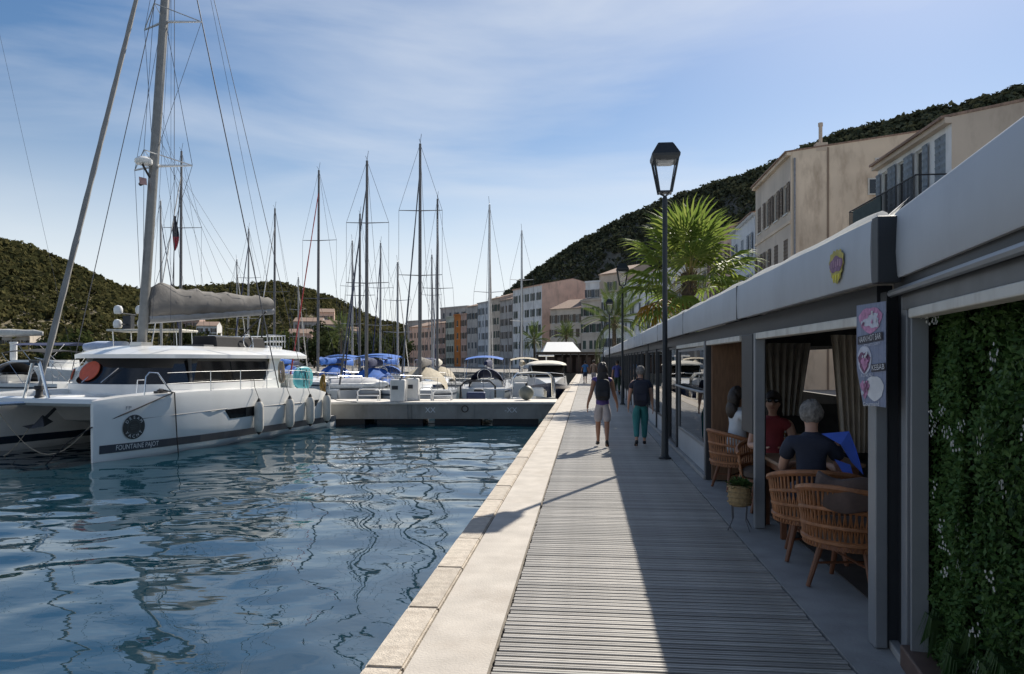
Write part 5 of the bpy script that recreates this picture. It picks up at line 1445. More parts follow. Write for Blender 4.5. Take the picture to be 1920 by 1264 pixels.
# row bow-to the near pontoon
sailboat('grey hulled sloop moored bow to the pontoon beside the white tube frame', 687, 39.2, 300, 11.0, -91, GREY_GEL, NAVYC, BLUEC, BLUEC, DARKMAST, DARKMAST, fr=.47)
sailboat('grey blue sloop with the tallest dark mast moored bow to the pontoon', 787, 39.0, 268, 11.2, -91, pm('pale grey gelcoat', (.50, .53, .56), .3, var=.05, coat=.4), GREYC, None, TANC, DARKMAST, DARKMAST, fr=.46)
# boats beyond: (label, column, depth, mast top, length, heading, hull, cover, bimini, dodger, mast)
fleet = [
 ('white sloop with a blue bimini and pale mast behind the arched dinghy', 918, 50, 385, 10.0, 88, WHITE_GEL, NAVYC, BLUEC, NAVYC, ALU),
 ('white sloop with a slender pale mast before the peach house', 978, 62, 433, 9.5, 92, WHITE_GEL, TANC, TANC, None, ALU),
 ('white sloop with a dark twin spreader mast and furled red jib', 596, 50, 318, 11.5, -96, WHITE_GEL, BLUEC, BLUEC, BLUEC, DARKMAST),
 ('white sloop with a bright blue cover lying past the grey hulled sloop', 674, 54, 400, 10.5, -92, WHITE_GEL, BLUEC, BLUEC, NAVYC, DARKMAST),
 ('white cruising yacht with a long blue awning beyond the tallest mast', 746, 60, 492, 11, 86, WHITE_GEL, BLUEC, BLUEC, BLUEC, MASTGREY),
 ('white sloop with a plain grey mast between two blue awnings', 713, 62, 455, 10, -90, WHITE_GEL, BLUEC, None, NAVYC, MASTGREY),
 ('white sloop with a cream cover just past the tallest mast', 820, 52, 372, 10.5, -88, WHITE_GEL, CREAMC, None, TANC, DARKMAST),
 ('small white sloop with a lone thin mast beside the cream covered one', 810, 73, 478, 9.5, 90, WHITE_GEL, NAVYC, NAVYC, None, MASTGREY),
 ('dark masted sloop flying a dark and red flag behind the catamaran mast', 338, 48, 282, 12, -88, WHITE_GEL, NAVYC, NAVYC, NAVYC, DARKMAST),
 ('white sloop with a thin mast close behind the catamaran mast', 303, 60, 378, 11, 90, WHITE_GEL, NAVYC, None, BLACKC, MASTGREY),
 ('white sloop with a short far mast over the sail bag', 445, 86, 487, 10, 90, WHITE_GEL, NAVYC, None, None, MASTGREY),
 ('white sloop with a medium far mast over the sail bag', 465, 68, 428, 10.5, -90, WHITE_GEL, NAVYC, None, NAVYC, MASTGREY),
 ('white sloop with a small dark pennant beyond the boom end', 514, 58, 390, 11, -93, WHITE_GEL, BLUEC, None, BLUEC, DARKMAST),
 ('white sloop with a thin far mast beside the dark grey sloop rigging', 661, 66, 452, 10, 92, WHITE_GEL, BLUEC, BLUEC, None, MASTGREY),
 ('white sloop moored far off beside the village slope', 560, 82, 520, 9, 90, WHITE_GEL, NAVYC, None, None, MASTGREY)]
boats = {}
for i, (lab, px, t_, ty, L_, hd, hu, cv, bi, dg, ma) in enumerate(fleet):
    boats[px] = sailboat(lab, px, t_, ty, L_, hd, hu, cv, bi, dg, ma, furl=REDP if px == 596 else (NAVYC if i % 2 else SAILC), detail=t_ < 64, spr=(.38, .66) if i % 3 else (.5,))
# the yacht left of the catamaran: dark bimini, white furled boom
sailboat('navy trimmed yacht with a black bimini and thick white boom beside the catamaran bows', -85, 44, -260, 14, 174, WHITE_GEL, SAILC, BLACKC, BLACKC, MASTGREY, furl=SAILC, fr=.56, boomup=2.9)
sailboat('dark blue yacht beyond the catamaran bows with a black canopy', -150, 58, 120, 12, 84, NAVY_GEL, NAVYC, BLACKC, NAVYC, MASTGREY, furl=SAILC, fr=.55)
# flag on the dark masted sloop
fl_ = boats[338]
fm = thing('hanging_flag', 'dark and red flag hanging limp from the dark masted sloop', 'flag', at(327, 470, 47.2), YAW)
m = MB(); n = 10
colr = [pm('flag black', (.02, .02, .03), .8), pm('flag red', (.30, .02, .03), .8)]
for j in range(n):
    z0, z1 = 2.2 - 2.2 * j / n, 2.2 - 2.2 * (j + 1) / n
    wv = lambda z: .12 + .30 * math.sin(math.pi * (1 - z / 2.2) ** 1.2)
    m.cur = 1 if j >= 6 else 0
    for k in range(3):
        m.quad((wv(z0) * (k / 3 - .3), .05 * math.sin(k * 2 + z0 * 3), z0), (wv(z0) * ((k + 1) / 3 - .3), .05 * math.sin(k * 2 + 2 + z0 * 3), z0), (wv(z1) * ((k + 1) / 3 - .3), .05 * math.sin(k * 2 + 2 + z1 * 3), z1), (wv(z1) * (k / 3 - .3), .05 * math.sin(k * 2 + z1 * 3), z1))
m.build('cloth', colr, fm, recalc=False)
m = MB(); m.tube([(-.1, 0, -2.4), (-.02, 0, 0), (.25, 0, 2.3), (.4, 0, 4.2)], .03, 5); m.build('staff', DARKMAST, fm)

# ================================================================== motor boats
def mhull(o, L, B, fb, mat, flare=1.0):
    m = MB(); rings = []
    for k in range(13):
        x = k / 12; u = L * x; w = max(.03, B / 2 * (1 - max(0, (x - .45) / .56) ** 2.2)); s = fb * (.85 + .45 * x * x)
        rings.append([(u, w, s), (u, w * .95, s * .55), (u - .25 * x * x, w * .82, .05), (u - .5 * x * x, w * .4, -.35), (u - .5 * x * x, -w * .4, -.35), (u - .25 * x * x, -w * .82, .05), (u, -w * .95, s * .55), (u, -w, s)])
    m.loft(rings); return m.build('hull', mat, o, smooth=40)
def motor(name, label, px, t, hd, L, B, fb, group='motor boats in the marina'):
    rz = R(hd) + YAW; q = P((px - 960) / FPX * t, t, WZ)
    d = Vector((math.cos(rz), math.sin(rz), 0))
    return thing(name, label, 'motor boat', q - d * L / 2, rz, group)
def cabinloft(o, secs, name, mat, sm=35):
    m = MB(); m.loft([[(u, w, z0), (u, w * .9, z1), (u, -w * .9, z1), (u, -w, z0)] for u, w, z0, z1 in secs]); return m.build(name, mat, o, smooth=sm)
# white hardtop cruiser near the quay
o = motor('motor_cruiser', 'white hardtop motor cruiser berthed against the quay', 1026, 47, -90, 8.5, 2.9, 1.05)
mhull(o, 8.5, 2.9, 1.05, NAVY_GEL)
cabinloft(o, [(1.2, 1.30, .9, 1.6), (4.6, 1.28, .9, 1.7), (7.2, .7, 1.1, 1.55), (7.9, .2, 1.2, 1.3)], 'foredeck', WHITE_GEL)
cabinloft(o, [(1.8, 1.22, 1.6, 2.35), (4.6, 1.15, 1.6, 2.35), (5.6, 1.0, 1.6, 1.7)], 'windscreen', SMOKED, 10)
m = MB(); m.loft([[(u, w * math.cos(a), 2.36 + .30 * math.sin(a) * k) for a in [math.pi * i / 10 for i in range(11)]] for u, w, k in ((1.5, 1.28, .9), (3.2, 1.3, 1), (5.0, 1.15, .8), (5.4, .9, .35))], True, True); m.build('hardtop', CREAMC, o, smooth=50)
m = MB(); m.tube([(3.0, -.5, 2.95), (3.0, .5, 2.95)], .05, 6); m.tube([(3.0, 0, 2.6), (3, 0, 2.95)], .05, 6); m.build('radar_bar', WHITE_GEL, o)
m = MB(); m.tube([(7.0, -.9, 1.3), (7.1, -.85, 1.85), (8.4, 0, 1.95), (7.1, .85, 1.85), (7.0, .9, 1.3)], .018, 5); m.build('pulpit', STEEL, o)
# arched tender with a large round ball fender, bow to the pontoon
o = motor('motor_boat', 'open motor boat with a grey canopy frame and white seats at the pontoon', 1000, 36.8, -90, 6.2, 2.3, .8)
mhull(o, 6.2, 2.3, .8, WHITE_GEL)
m = MB()
for u in (1.0, 1.9, 2.8, 3.7):
    m.tube([(u, -1.05, .7), (u + .1, -1.0, 1.75), (u + .15, -.8, 2.0), (u + .15, .8, 2.0), (u + .1, 1.0, 1.75), (u, 1.05, .7)], .035, 6)
m.build('canopy_frame', STEEL, o, smooth=True)
m = MB(); m.loft([[(u, y, z) for y, z in ((-1.02, 1.72), (-.8, 2.02), (0, 2.08), (.8, 2.02), (1.02, 1.72))] for u in (.9, 2, 3.2, 4.0)], closed=False, cap=False); m.build('canopy', pm('grey canopy cloth', (.34, .34, .33), .8, var=.1), o, smooth=True, recalc=False)
m = MB(); m.span((1.2, -.7, .5), (2.2, .7, 1.15)); m.build('seat', CREAMC, o, bevel=.08)
m = MB(); m.span((3.2, -.5, .5), (3.8, .5, 1.35)); m.build('console', WHITE_GEL, o, bevel=.08)
for s in (-.35, .35):
    m = MB(); m.span((-.4, s - .2, .4), (.05, s + .2, 1.2)); m.build('outboard', NAVY_GEL, o, bevel=.08)
o = thing('ball_fender', 'big round grey fender on the pontoon before the canopy boat', 'fender', P((987 - 960) / FPX * 32.3, 32.3, -.018), 0)
m = MB(); m.ball((0, 0, .32), (.32, .26, .32), 18, 10); m.build('ball', pm('grey ball fender', (.17, .18, .15), .5, var=.15), o, smooth=True)
m = MB(); m.tube([(0, 0, .62), (0, 0, .74)], .05, 8); m.build('eye', RUBBER, o)
# dark arched rib with a navy locker
o = motor('dinghy', 'grey inflatable boat with a dark roll arch and navy locker', 893, 36.4, -90, 5.2, 2.1, .55)
m = MB(); pts = [(0.0, -.85, .4), (1.5, -.88, .4), (3.2, -.85, .42), (4.3, -.55, .5), (4.9, 0, .56), (4.3, .55, .5), (3.2, .85, .42), (1.5, .88, .4), (0, .85, .4)]
m.tube(pts, [.2, .25, .25, .24, .22, .24, .25, .25, .2], 10); m.build('tube', pm('grey hypalon', (.33, .34, .35), .6, var=.08), o, smooth=True)
m = MB(); m.loft([[(u, -w, .3), (u, w, .3), (u, .2, -.3), (u, -.2, -.3)] for u, w in ((0, .8), (3, .8), (4.6, .2))]); m.build('hull', WHITE_GEL, o)
m = MB(); m.tube([(1.1, -.9, .5), (.8, -.88, 1.35), (.75, -.6, 1.6), (.75, .6, 1.6), (.8, .88, 1.35), (1.1, .9, .5)], .05, 8); m.build('roll_arch', RUBBER, o, smooth=True)
m = MB(); m.span((2.4, -.45, .3), (3.2, .45, 1.12)); m.build('locker', pm('navy vinyl', (.02, .035, .10), .45), o, bevel=.06)
m = MB(); m.span((1.6, -.5, .3), (2.1, .5, .75)); m.build('seat', CREAMC, o, bevel=.05)
m = MB(); m.span((-.5, -.25, .3), (0, .25, 1.15)); m.build('outboard', RUBBER, o, bevel=.08)
o = motor('dinghy', 'small white inflatable dinghy with a clear windscreen beside the dark arch boat', 938, 35.8, -90, 4.2, 1.8, .5)
m = MB(); pts = [(0.0, -.7, .4), (1.5, -.75, .4), (2.8, -.7, .42), (3.7, -.4, .5), (4.1, 0, .56), (3.7, .4, .5), (2.8, .7, .42), (1.5, .75, .4), (0, .7, .4)]
m.tube(pts, .22, 10); m.build('tube', pm('white hypalon', (.62, .62, .6), .5, var=.08), o, smooth=True)
m = MB(); m.span((0.05, -.6, .2), (3.3, .6, .3)); m.build('floor', GREY_GEL, o)
m = MB(); m.tube([(1.6, -.5, .3), (1.8, -.5, 1.25), (1.8, .5, 1.25), (1.6, .5, .3)], .03, 6); m.build('windscreen_frame', STEEL, o, smooth=True)
m = MB(); m.quad((1.7, -.46, .7), (1.7, .46, .7), (1.8, .46, 1.2), (1.8, -.46, 1.2)); m.build('windscreen', glass_mat('boat screen', (.75, .8, .82)), o, recalc=False)
m = MB(); m.span((1.0, -.35, .3), (1.6, .35, .8)); m.build('console', WHITE_GEL, o, bevel=.05)
# tender lying on the grey sloop: upturned dinghy
o = thing('upturned_dinghy', 'upturned grey inflatable lying on the foredeck of the grey hulled sloop', 'dinghy', P((668 - 960) / FPX * 36.5, 36.5, WZ + 1.32), YAW + R(15))
m = MB(); m.loft([[(u, w * math.cos(a), h * math.sin(a)) for a in [math.pi * i / 12 for i in range(13)]] for u, w, h in ((-1.3, .5, .25), (-1.2, .68, .42), (0, .72, .5), (.9, .6, .45), (1.35, .2, .28))]); m.build('shell', pm('dinghy grey cloth', (.45, .45, .46), .6, var=.15), o, smooth=50)
m = MB(); m.tube([(-1.25, -.68, .12), (0, -.74, .12), (.95, -.6, .14), (1.4, 0, .18), (.95, .6, .14), (0, .74, .12), (-1.25, .68, .12)], .13, 8); m.build('tube', pm('dinghy tube', (.62, .62, .6), .5), o, smooth=True)
# motor yacht with white radomes
o = motor('motor_yacht', 'white flybridge motor yacht with four white radomes on its mast', 227, 64, 178, 16, 4.6, 1.7)
mhull(o, 16, 4.6, 1.7, WHITE_GEL)
cabinloft(o, [(2.5, 2.0, 1.5, 2.9), (8, 1.9, 1.5, 2.9), (11.5, 1.2, 1.6, 2.0)], 'saloon', WHITE_GEL)
cabinloft(o, [(3, 2.03, 1.95, 2.65), (8, 1.95, 1.95, 2.65), (10.6, 1.5, 1.95, 2.1)], 'saloon_window', SMOKED, 10)
cabinloft(o, [(1.5, 2.0, 2.9, 3.5), (8.6, 1.8, 2.9, 3.6), (10.2, 1.0, 3.0, 3.4)], 'flybridge', WHITE_GEL)
m = MB(); m.span((2.0, -1.6, 5.1), (8.4, 1.6, 5.28)); m.build('hardtop', CREAMC, o, bevel=.08)
for u in (2.4, 5.2, 7.8):
    for s in (-1.4, 1.4):
        m = MB(); m.tube([(u, s, 3.4), (u + .1, s, 5.12)], .05, 6); m.build('hardtop_post', STEEL, o)
m = MB(); m.span((7.0, -.3, 5.28), (7.7, .3, 6.5)); m.tube([(7.3, -1.1, 5.7), (7.3, 1.1, 5.7)], .06, 6); m.tube([(7.3, -1.1, 6.6), (7.3, 1.1, 6.6)], .06, 6); ms_ = m.build('radar_mast', POSTD, o)
for du, z in ((-.95, 6.65), (.95, 6.65), (-1.1, 5.5), (1.0, 5.45)):
    m = MB(); m.lathe([(.02, 0), (.30, .0), (.36, .15), (.36, .45), (.26, .66), (.03, .74)], (7.3 + du, 0, z), 14); m.build('radome', WHITE_GEL, ms_, smooth=40)
m = MB(); m.tube([(10.5, -1.2, 2.2), (11.2, -1.1, 2.4), (13.4, -.9, 2.5), (15.6, 0, 2.9), (13.4, .9, 2.5), (11.2, 1.1, 2.4)], .02, 5); m.build('pulpit', STEEL, o)
o2 = thing('deck_tender', 'white and blue tender carried on the flybridge yacht bow deck', 'dinghy', o.location + Vector((math.cos(o.rotation_euler.z), math.sin(o.rotation_euler.z), 0)) * 9.3 + Vector((0, 0, 3.45)), o.rotation_euler.z)
m = MB(); m.loft([[(u, w * math.cos(a), .35 + h * math.sin(a)) for a in [2 * math.pi * i / 12 for i in range(12)]] for u, w, h in ((-1.9, .5, .3), (-1.7, .8, .5), (.8, .8, .5), (1.9, .3, .3))]); m.build('shell', pm('pale blue cover', (.45, .52, .66), .6, var=.1), o2, smooth=50)
# a second motor boat at the far edge, with a rolled navy canopy
o = motor('motor_cruiser', 'white motor cruiser with a navy canopy beyond the thick white boom', 55, 70, 170, 13, 4.0, 1.5)
mhull(o, 13, 4.0, 1.5, WHITE_GEL)
cabinloft(o, [(2.5, 1.7, 1.4, 2.7), (7, 1.6, 1.4, 2.7), (9.8, 1.0, 1.5, 1.9)], 'saloon', WHITE_GEL)
cabinloft(o, [(3, 1.73, 1.8, 2.5), (7, 1.63, 1.8, 2.5), (9, 1.3, 1.8, 1.95)], 'saloon_window', SMOKED, 10)
m = MB(); m.loft([[(u, w * y, 4.3 - .25 * y * y) for y in (-1, -.5, 0, .5, 1)] for u, w in ((1, 1.6), (4, 1.7), (7, 1.4))], closed=False, cap=False); m.build('bimini', NAVYC, o, smooth=True, recalc=False)
for s in (-1.5, 1.5):
    m = MB(); m.tube([(1.5, s, 4.1), (3, s, 2.7)], .03, 5); m.tube([(6.5, s * .85, 4.1), (5, s, 2.7)], .03, 5); m.build('bimini_leg', STEEL, o)
m = MB(); m.lathe([(.3, 2.7), (.3, 4.2), (.36, 4.25), (.36, 4.4)], (8.2, 0, 0), 10); m.build('chimney_vent', WHITE_GEL, o)
# far pontoons
for lab, r0, r1, t_ in (('long low pontoon under the second row of masts', -26, -2, 57), ('distant low pontoon behind the second row of boats', -40, -2, 78)):
    q = thing('pontoon', lab, 'pontoon', P(0, t_, 0), YAW, 'far pontoons')
    m = MB(); m.span((r0, 0, -.75), (r1, 1.8, -.25)); m.build('body', PONT, q)
    m = MB(); m.span((r0 - .05, -.05, -.248), (r1 + .05, 1.85, -.19)); m.build('deck', PONTTOP, q)
# ================================================================== people
def skin_mesh(name, chains, mats, subdiv=2, root=0):
    """chains: list of lists of (point, radius or (rx, ry)); first point of later chains may repeat an existing point to branch"""
    vs, rs, es, key = [], [], [], {}
    def vid(p, r):
        k = tuple(round(c, 4) for c in p)
        if k not in key:
            key[k] = len(vs); vs.append(p); rs.append(r if isinstance(r, tuple) else (r, r))
        return key[k]
    for ch in chains:
        ids = [vid(tuple(p), r) for p, r in ch]
        es += [(a, b) for a, b in zip(ids, ids[1:]) if a != b]
    me = bpy.data.meshes.new(name); me.from_pydata(vs, es, [])
    o = bpy.data.objects.new(name, me); col.objects.link(o)
    sk = o.modifiers.new('skin', 'SKIN'); sk.use_smooth_shade = True; sk.branch_smoothing = 0.6
    for i, d in enumerate(me.skin_vertices[0].data):
        d.radius = rs[i]; d.use_root = (i == root)
    sb = o.modifiers.new('sub', 'SUBSURF'); sb.levels = subdiv; sb.render_levels = subdiv
    dg = bpy.context.evaluated_depsgraph_get()
    out = bpy.data.meshes.new_from_object(o.evaluated_get(dg))
    bpy.data.objects.remove(o); bpy.data.meshes.remove(me)
    out.name = name; out.materials.clear()
    for m_ in (mats if isinstance(mats, (list, tuple)) else [mats]): out.materials.append(m_)
    return out
SKIN_T = pm('tanned skin', (0.33, 0.17, 0.105), 0.55, var=0.1)
SKIN_L = pm('light skin', (0.48, 0.28, 0.20), 0.55, var=0.1)
HAIR_D = pm('dark brown hair', (0.025, 0.016, 0.011), 0.5, var=0.3, bump=0.6, bscale=60)
HAIR_G = pm('grey hair', (0.20, 0.19, 0.18), 0.75, var=0.5, scale=28, bump=1.0, bscale=45)
def V(*a): return Vector(a)
def person(label, loc, rz, S, pose, skin, hair, hairlen, clothes, extras=None):
    """joints in metres for a 1.70 m figure, x to the right, y forward; scaled by S"""
    o = thing('person', label, 'person', loc, rz)
    o.scale = (S, S, S)
    j = pose
    def ln(a, b, f): return j[a].lerp(j[b], f)
    ch = [[(j['pelvis'], .10), (j['waist'], .088), (j['chest'], (.12, .09)), (j['chest'].lerp(j['neck0'], .55), (.105, .075)), (j['neck0'], (.065, .06)), (j['neck1'], (.052, .052)), (j['head0'], (.068, .075)), (j['head1'], (.078, .092)), (j['head2'], (.055, .065))]]
    for s in 'lr':
        ch.append([(j['chest'].lerp(j['neck0'], .55), (.105, .075)), (j['sh' + s], .062), (ln('sh' + s, 'el' + s, .5), .05), (j['el' + s], .041), (ln('el' + s, 'wr' + s, .35), .042), (j['wr' + s], .027), (j['ha' + s], (.034, .02))])
        hd = (j['ha' + s] - j['wr' + s]).normalized(); fw = j['fw' + s] if 'fw' + s in j else Vector((0, 1, 0))
        sd = hd.cross(fw).normalized() * (1 if s == 'r' else -1)
        for k, (off, l_) in enumerate(((-.024, .068), (-.008, .078), (.008, .074), (.024, .058))):
            b = j['ha' + s] + hd * .018 - fw * off; mdp = b + hd * l_ * .5; tp = b + hd * l_ * .95 + (fw * .012 - sd * .014)
            ch.append([(j['ha' + s], .03), (b, .0095), (mdp, .0088), (tp, .0075)])
        th = j['wr' + s].lerp(j['ha' + s], .45) + fw * .035
        ch.append([(j['wr' + s], .027), (th, .012), (th + hd * .04 + fw * .012, .0085)])
        ch.append([(j['pelvis'], .10), (j['hi' + s], .074), (ln('hi' + s, 'kn' + s, .45), .070), (j['kn' + s], .055), (ln('kn' + s, 'an' + s, .3), .054), (ln('kn' + s, 'an' + s, .75), .036), (j['an' + s], .034), (j['to' + s].lerp(j['an' + s], .45), (.036, .028)), (j['to' + s], (.034, .02))])
    fd = j['face']; sdv = fd.cross(V(0, 0, 1)).normalized(); hc = j['head1']
    ch.append([(hc, (.078, .092)), (hc + fd * .098 + V(0, 0, -.02), .012)])          # nose
    for s in (1, -1): ch.append([(hc, (.078, .092)), (hc + sdv * s * .088 + V(0, 0, -.015), .014)])
    me = skin_mesh('person', ch, skin)
    link('body', me, o)
    # face: eyes and mouth
    m = MB()
    for s in (1, -1): m.ball(hc + fd * .083 + sdv * s * .032 + V(0, 0, .008), (.011, .011, .007), 8, 5)
    m.build('eyes', pm('eye dark', (.02, .015, .012), .2), o)
    m = MB(); m.ball(hc + fd * .080 + V(0, 0, -.062), (.024, .012, .006), 8, 5); m.build('mouth', pm('lips', (.30, .10, .08), .5), o)
    # hair cap
    m = MB(); rings = []
    for i in range(9):
        a = 0
        ring = []
        for k in range(18):
            g = 2 * math.pi * k / 18; d = (fd * math.cos(g) + sdv * math.sin(g))
            front = max(0, math.cos(g)); cut = 1.0 - .55 * front * max(0, (i - 3) / 5)
            aa = math.pi / 2 * (1 - i / 8 * 1.55 * cut)
            q = 1 + .05 * math.sin(5 * g + i) + .03 * math.sin(9 * g + 2 * i)
            ring.append(hc + V(0, 0, .02) + d * (.099 * math.cos(aa) * q) - fd * .010 + V(0, 0, .112 * math.sin(aa) * q))
        rings.append(ring)
    m.loft(rings, True, True)
    if hairlen:
        bk = hc - fd * .07
        m.ball(hc - fd * .055 + V(0, 0, -.05), (.108, .078, .15), 14, 8); m.ball(j['neck0'] - fd * .075 + V(0, 0, .02 - hairlen * .3), (.12, .07, .10 + hairlen * .4), 14, 8)
    m.build('hair', hair, o, smooth=True)
    for nm, kind, mat, arg in clothes:
        c = []
        gr = lambda r, e=.014: (r + e, r + e)
        if kind == 'top':
            c.append([(j['pelvis'] + V(0, 0, -.10), .150), (j['pelvis'] + V(0, 0, .0), .148), (j['waist'], .132), (j['chest'], (.158, .122)), (j['chest'].lerp(j['neck0'], .55), (.158, .128)), (j['neck0'] + V(0, 0, -.005), (.10, .095)), (j['neck0'] + V(0, 0, .045), (.070, .070))])
            for s in 'lr':
                c.append([(j['chest'].lerp(j['neck0'], .55), (.158, .128)), (j['sh' + s], .080), (ln('sh' + s, 'el' + s, min(1, arg) * .9 + .08), .070)] + ([(j['el' + s], .056), (ln('el' + s, 'wr' + s, arg - 1), .042)] if arg > 1 else []))
        elif kind == 'bottom':
            c.append([(j['pelvis'] + V(0, 0, .12), .120), (j['pelvis'] + V(0, 0, .05), .132), (j['pelvis'], .138)])
            for s in 'lr':
                x = [(j['pelvis'], .138), (j['hi' + s], .122), (ln('hi' + s, 'kn' + s, .45 if arg >= .5 else arg), .104)]
                if arg >= .9: x.append((j['kn' + s].lerp(j['hi' + s], .06), .080))
                elif arg > .5: x.append((ln('hi' + s, 'kn' + s, arg), .088))
                if arg > 1: x += [(ln('kn' + s, 'an' + s, .4), .068), (ln('kn' + s, 'an' + s, arg - 1), .054)]
                c.append(x)
        elif kind == 'shoe':
            for s in 'lr':
                an, to = j['an' + s], j['to' + s]; fwd = (to - an); 
                heel = an - V(fwd.x, fwd.y, 0) * .28 + V(0, 0, -.03)
                link('shoe', skin_mesh('shoe', [[(an + V(0, 0, .05), .046), (an + V(0, 0, -.01), .048), (an.lerp(to, .5), (.046, .036)), (to + fwd * .12, (.042, .026))], [(an + V(0, 0, -.01), .048), (heel, .036)]], mat), o)
            continue
        link(nm, skin_mesh(nm, c, mat), o)
    return o
def stand(dx=0.0, stride=.18, phase=1, arm=.12, hand_out=.26):
    p = dict(pelvis=V(0, 0, .93), waist=V(0, -.005, 1.08), chest=V(0, 0, 1.27), neck0=V(0, -.005, 1.43), neck1=V(0, .0, 1.49), head0=V(0, .015, 1.535), head1=V(0, .015, 1.605), head2=V(0, .01, 1.675), face=V(0, 1, 0))
    for s, g in (('r', 1), ('l', -1)):
        f = phase * g
        p['sh' + s] = V(g * .165, -.005, 1.385); p['el' + s] = V(g * .225, -.03 - f * arm * .6, 1.12); p['wr' + s] = V(g * hand_out, -f * arm * 1.3 + .03, .885); p['ha' + s] = V(g * (hand_out + .005), -f * arm * 1.45 + .045, .80)
        p['hi' + s] = V(g * .085, 0, .885)
        if f > 0:   # leading leg, heel landing
            p['kn' + s] = V(g * .088, stride * .75, .485); p['an' + s] = V(g * .088, stride, .085); p['to' + s] = V(g * .10, stride + .15, .045)
        else:       # trailing leg, heel lifting
            p['kn' + s] = V(g * .088, -.02, .48); p['an' + s] = V(g * .086, -stride * 1.1, .13); p['to' + s] = V(g * .095, -stride * 1.1 + .13, .03)
    return p
def sit(seat=.46, lean=.04, arms='table', face=V(0, 1, 0)):
    z = seat + .09
    p = dict(pelvis=V(0, 0, z), waist=V(0, -lean * .5, z + .15), chest=V(0, -lean, z + .35), neck0=V(0, -lean * .7, z + .51), neck1=V(0, -lean * .3, z + .57), head0=V(0, .02, z + .62), head1=V(0, .02, z + .69), head2=V(0, .015, z + .76), face=face)
    for s, g in (('r', 1), ('l', -1)):
        p['sh' + s] = V(g * .17, -lean, z + .46)
        if arms == 'table': p['el' + s] = V(g * .24, .10, z + .20); p['wr' + s] = V(g * .14, .33, z + .22); p['ha' + s] = V(g * .09, .41, z + .22)
        elif arms == 'face': p['el' + s] = V(g * .2, .22, z + .22); p['wr' + s] = V(g * .08, .25, z + .46); p['ha' + s] = V(g * .06, .22, z + .53)
        else: p['el' + s] = V(g * .27, -.02, z + .20); p['wr' + s] = V(g * .20, .2, z + .12); p['ha' + s] = V(g * .16, .28, z + .1)
        p['hi' + s] = V(g * .09, .03, z - .02); p['kn' + s] = V(g * .12, .45, z - .02); p['an' + s] = V(g * .11, .42, .085); p['to' + s] = V(g * .12, .57, .03)
    return p
NAVYT = pm('navy shirt', (.022, .028, .05), .85, var=.15, bump=.2, bscale=30)
WHITET = pm('white tee', (.60, .63, .66), .85, var=.06, bump=.2, bscale=30)
PURT = pm('purple top', (.09, .06, .22), .85, var=.15)
GREYS = pm('light grey shorts', (.40, .37, .38), .85, var=.08, bump=.2, bscale=30)
TEALP = pm('teal trousers', (.035, .20, .21), .85, var=.15, bump=.2, bscale=25)
BLACKS = pm('black shoe', (.015, .015, .016), .6)
BLUET = pm('blue shirt', (.05, .16, .36), .85, var=.1)
PATT = pm('patterned brown shirt', (.28, .20, .15), .85, var=.6, scale=30)
REDT = pm('dark red top', (.22, .03, .04), .85, var=.15)
DENIM = pm('dark denim', (.03, .04, .07), .9, var=.2)
p_ = stand(stride=.12, phase=-1, arm=.05, hand_out=.30)
person('woman with long dark hair, purple top and pale grey shorts walking away', (.32, 14.75, -.004), R(0), .965, p_, SKIN_T, HAIR_D, .14,
       [('top', 'top', PURT, .15), ('shorts', 'bottom', GREYS, .92), ('shoe', 'shoe', BLACKS, 0)])
p_ = stand(stride=.16, phase=1, arm=.10, hand_out=.25)
person('short white haired person in navy tee and teal trousers walking away', (1.07, 14.95, -.004), R(-2), .925, p_, SKIN_L, HAIR_G, 0,
       [('shirt', 'top', NAVYT, .55), ('trousers', 'bottom', TEALP, 1.8), ('shoe', 'shoe', BLACKS, 0)])
def backpack(label, loc, rz, w, h, d, mat):
    o = thing('backpack', label, 'backpack', loc, rz, 'backpacks worn by the walkers')
    m = MB(); rings = []
    for z, k, q in ((0, .75, .8), (.04, .95, 1), (h * .5, 1, 1.05), (h * .85, .92, .9), (h * .97, .7, .65), (h, .4, .4)):
        rings.append([(w / 2 * k * (abs(math.cos(a)) ** .6) * (1 if math.cos(a) > 0 else -1), -d / 2 + d / 2 * q * (abs(math.sin(a)) ** .6) * (1 if math.sin(a) > 0 else -1), z) for a in [2 * math.pi * i / 16 for i in range(16)]])
    m.loft(rings); m.build('pack', mat, o, smooth=50)
    m = MB(); m.loft([[(-w * .36, -d - .0, z), (w * .36, -d - .0, z), (w * .34, -d - .05, z + .01), (-w * .34, -d - .05, z + .01)] for z in (.06, h * .42)]); m.build('pocket', mat, o, bevel=.02)
    for s in (1, -1):
        m = MB(); m.tube([(s * w * .28, -.02, h * .9), (s * w * .32, .10, h * .98), (s * w * .34, .21, h * .7), (s * w * .36, .12, h * .25), (s * w * .34, -.03, .06)], .022, 6, flat=.5); m.build('strap', mat, o, smooth=True)
PACKM = pm('black pack fabric', (.012, .013, .018), .7, var=.3, bump=.3, bscale=30)
backpack('black backpack worn by the long haired woman', (.32, 14.75 - .115, .93), R(0), .29, .41, .16, PACKM)
backpack('navy backpack worn by the white haired person', (1.07, 14.95 - .11, .84), R(-2), .31, .46, .17, pm('navy pack fabric', (.015, .018, .035), .7, var=.3, bump=.3, bscale=30))
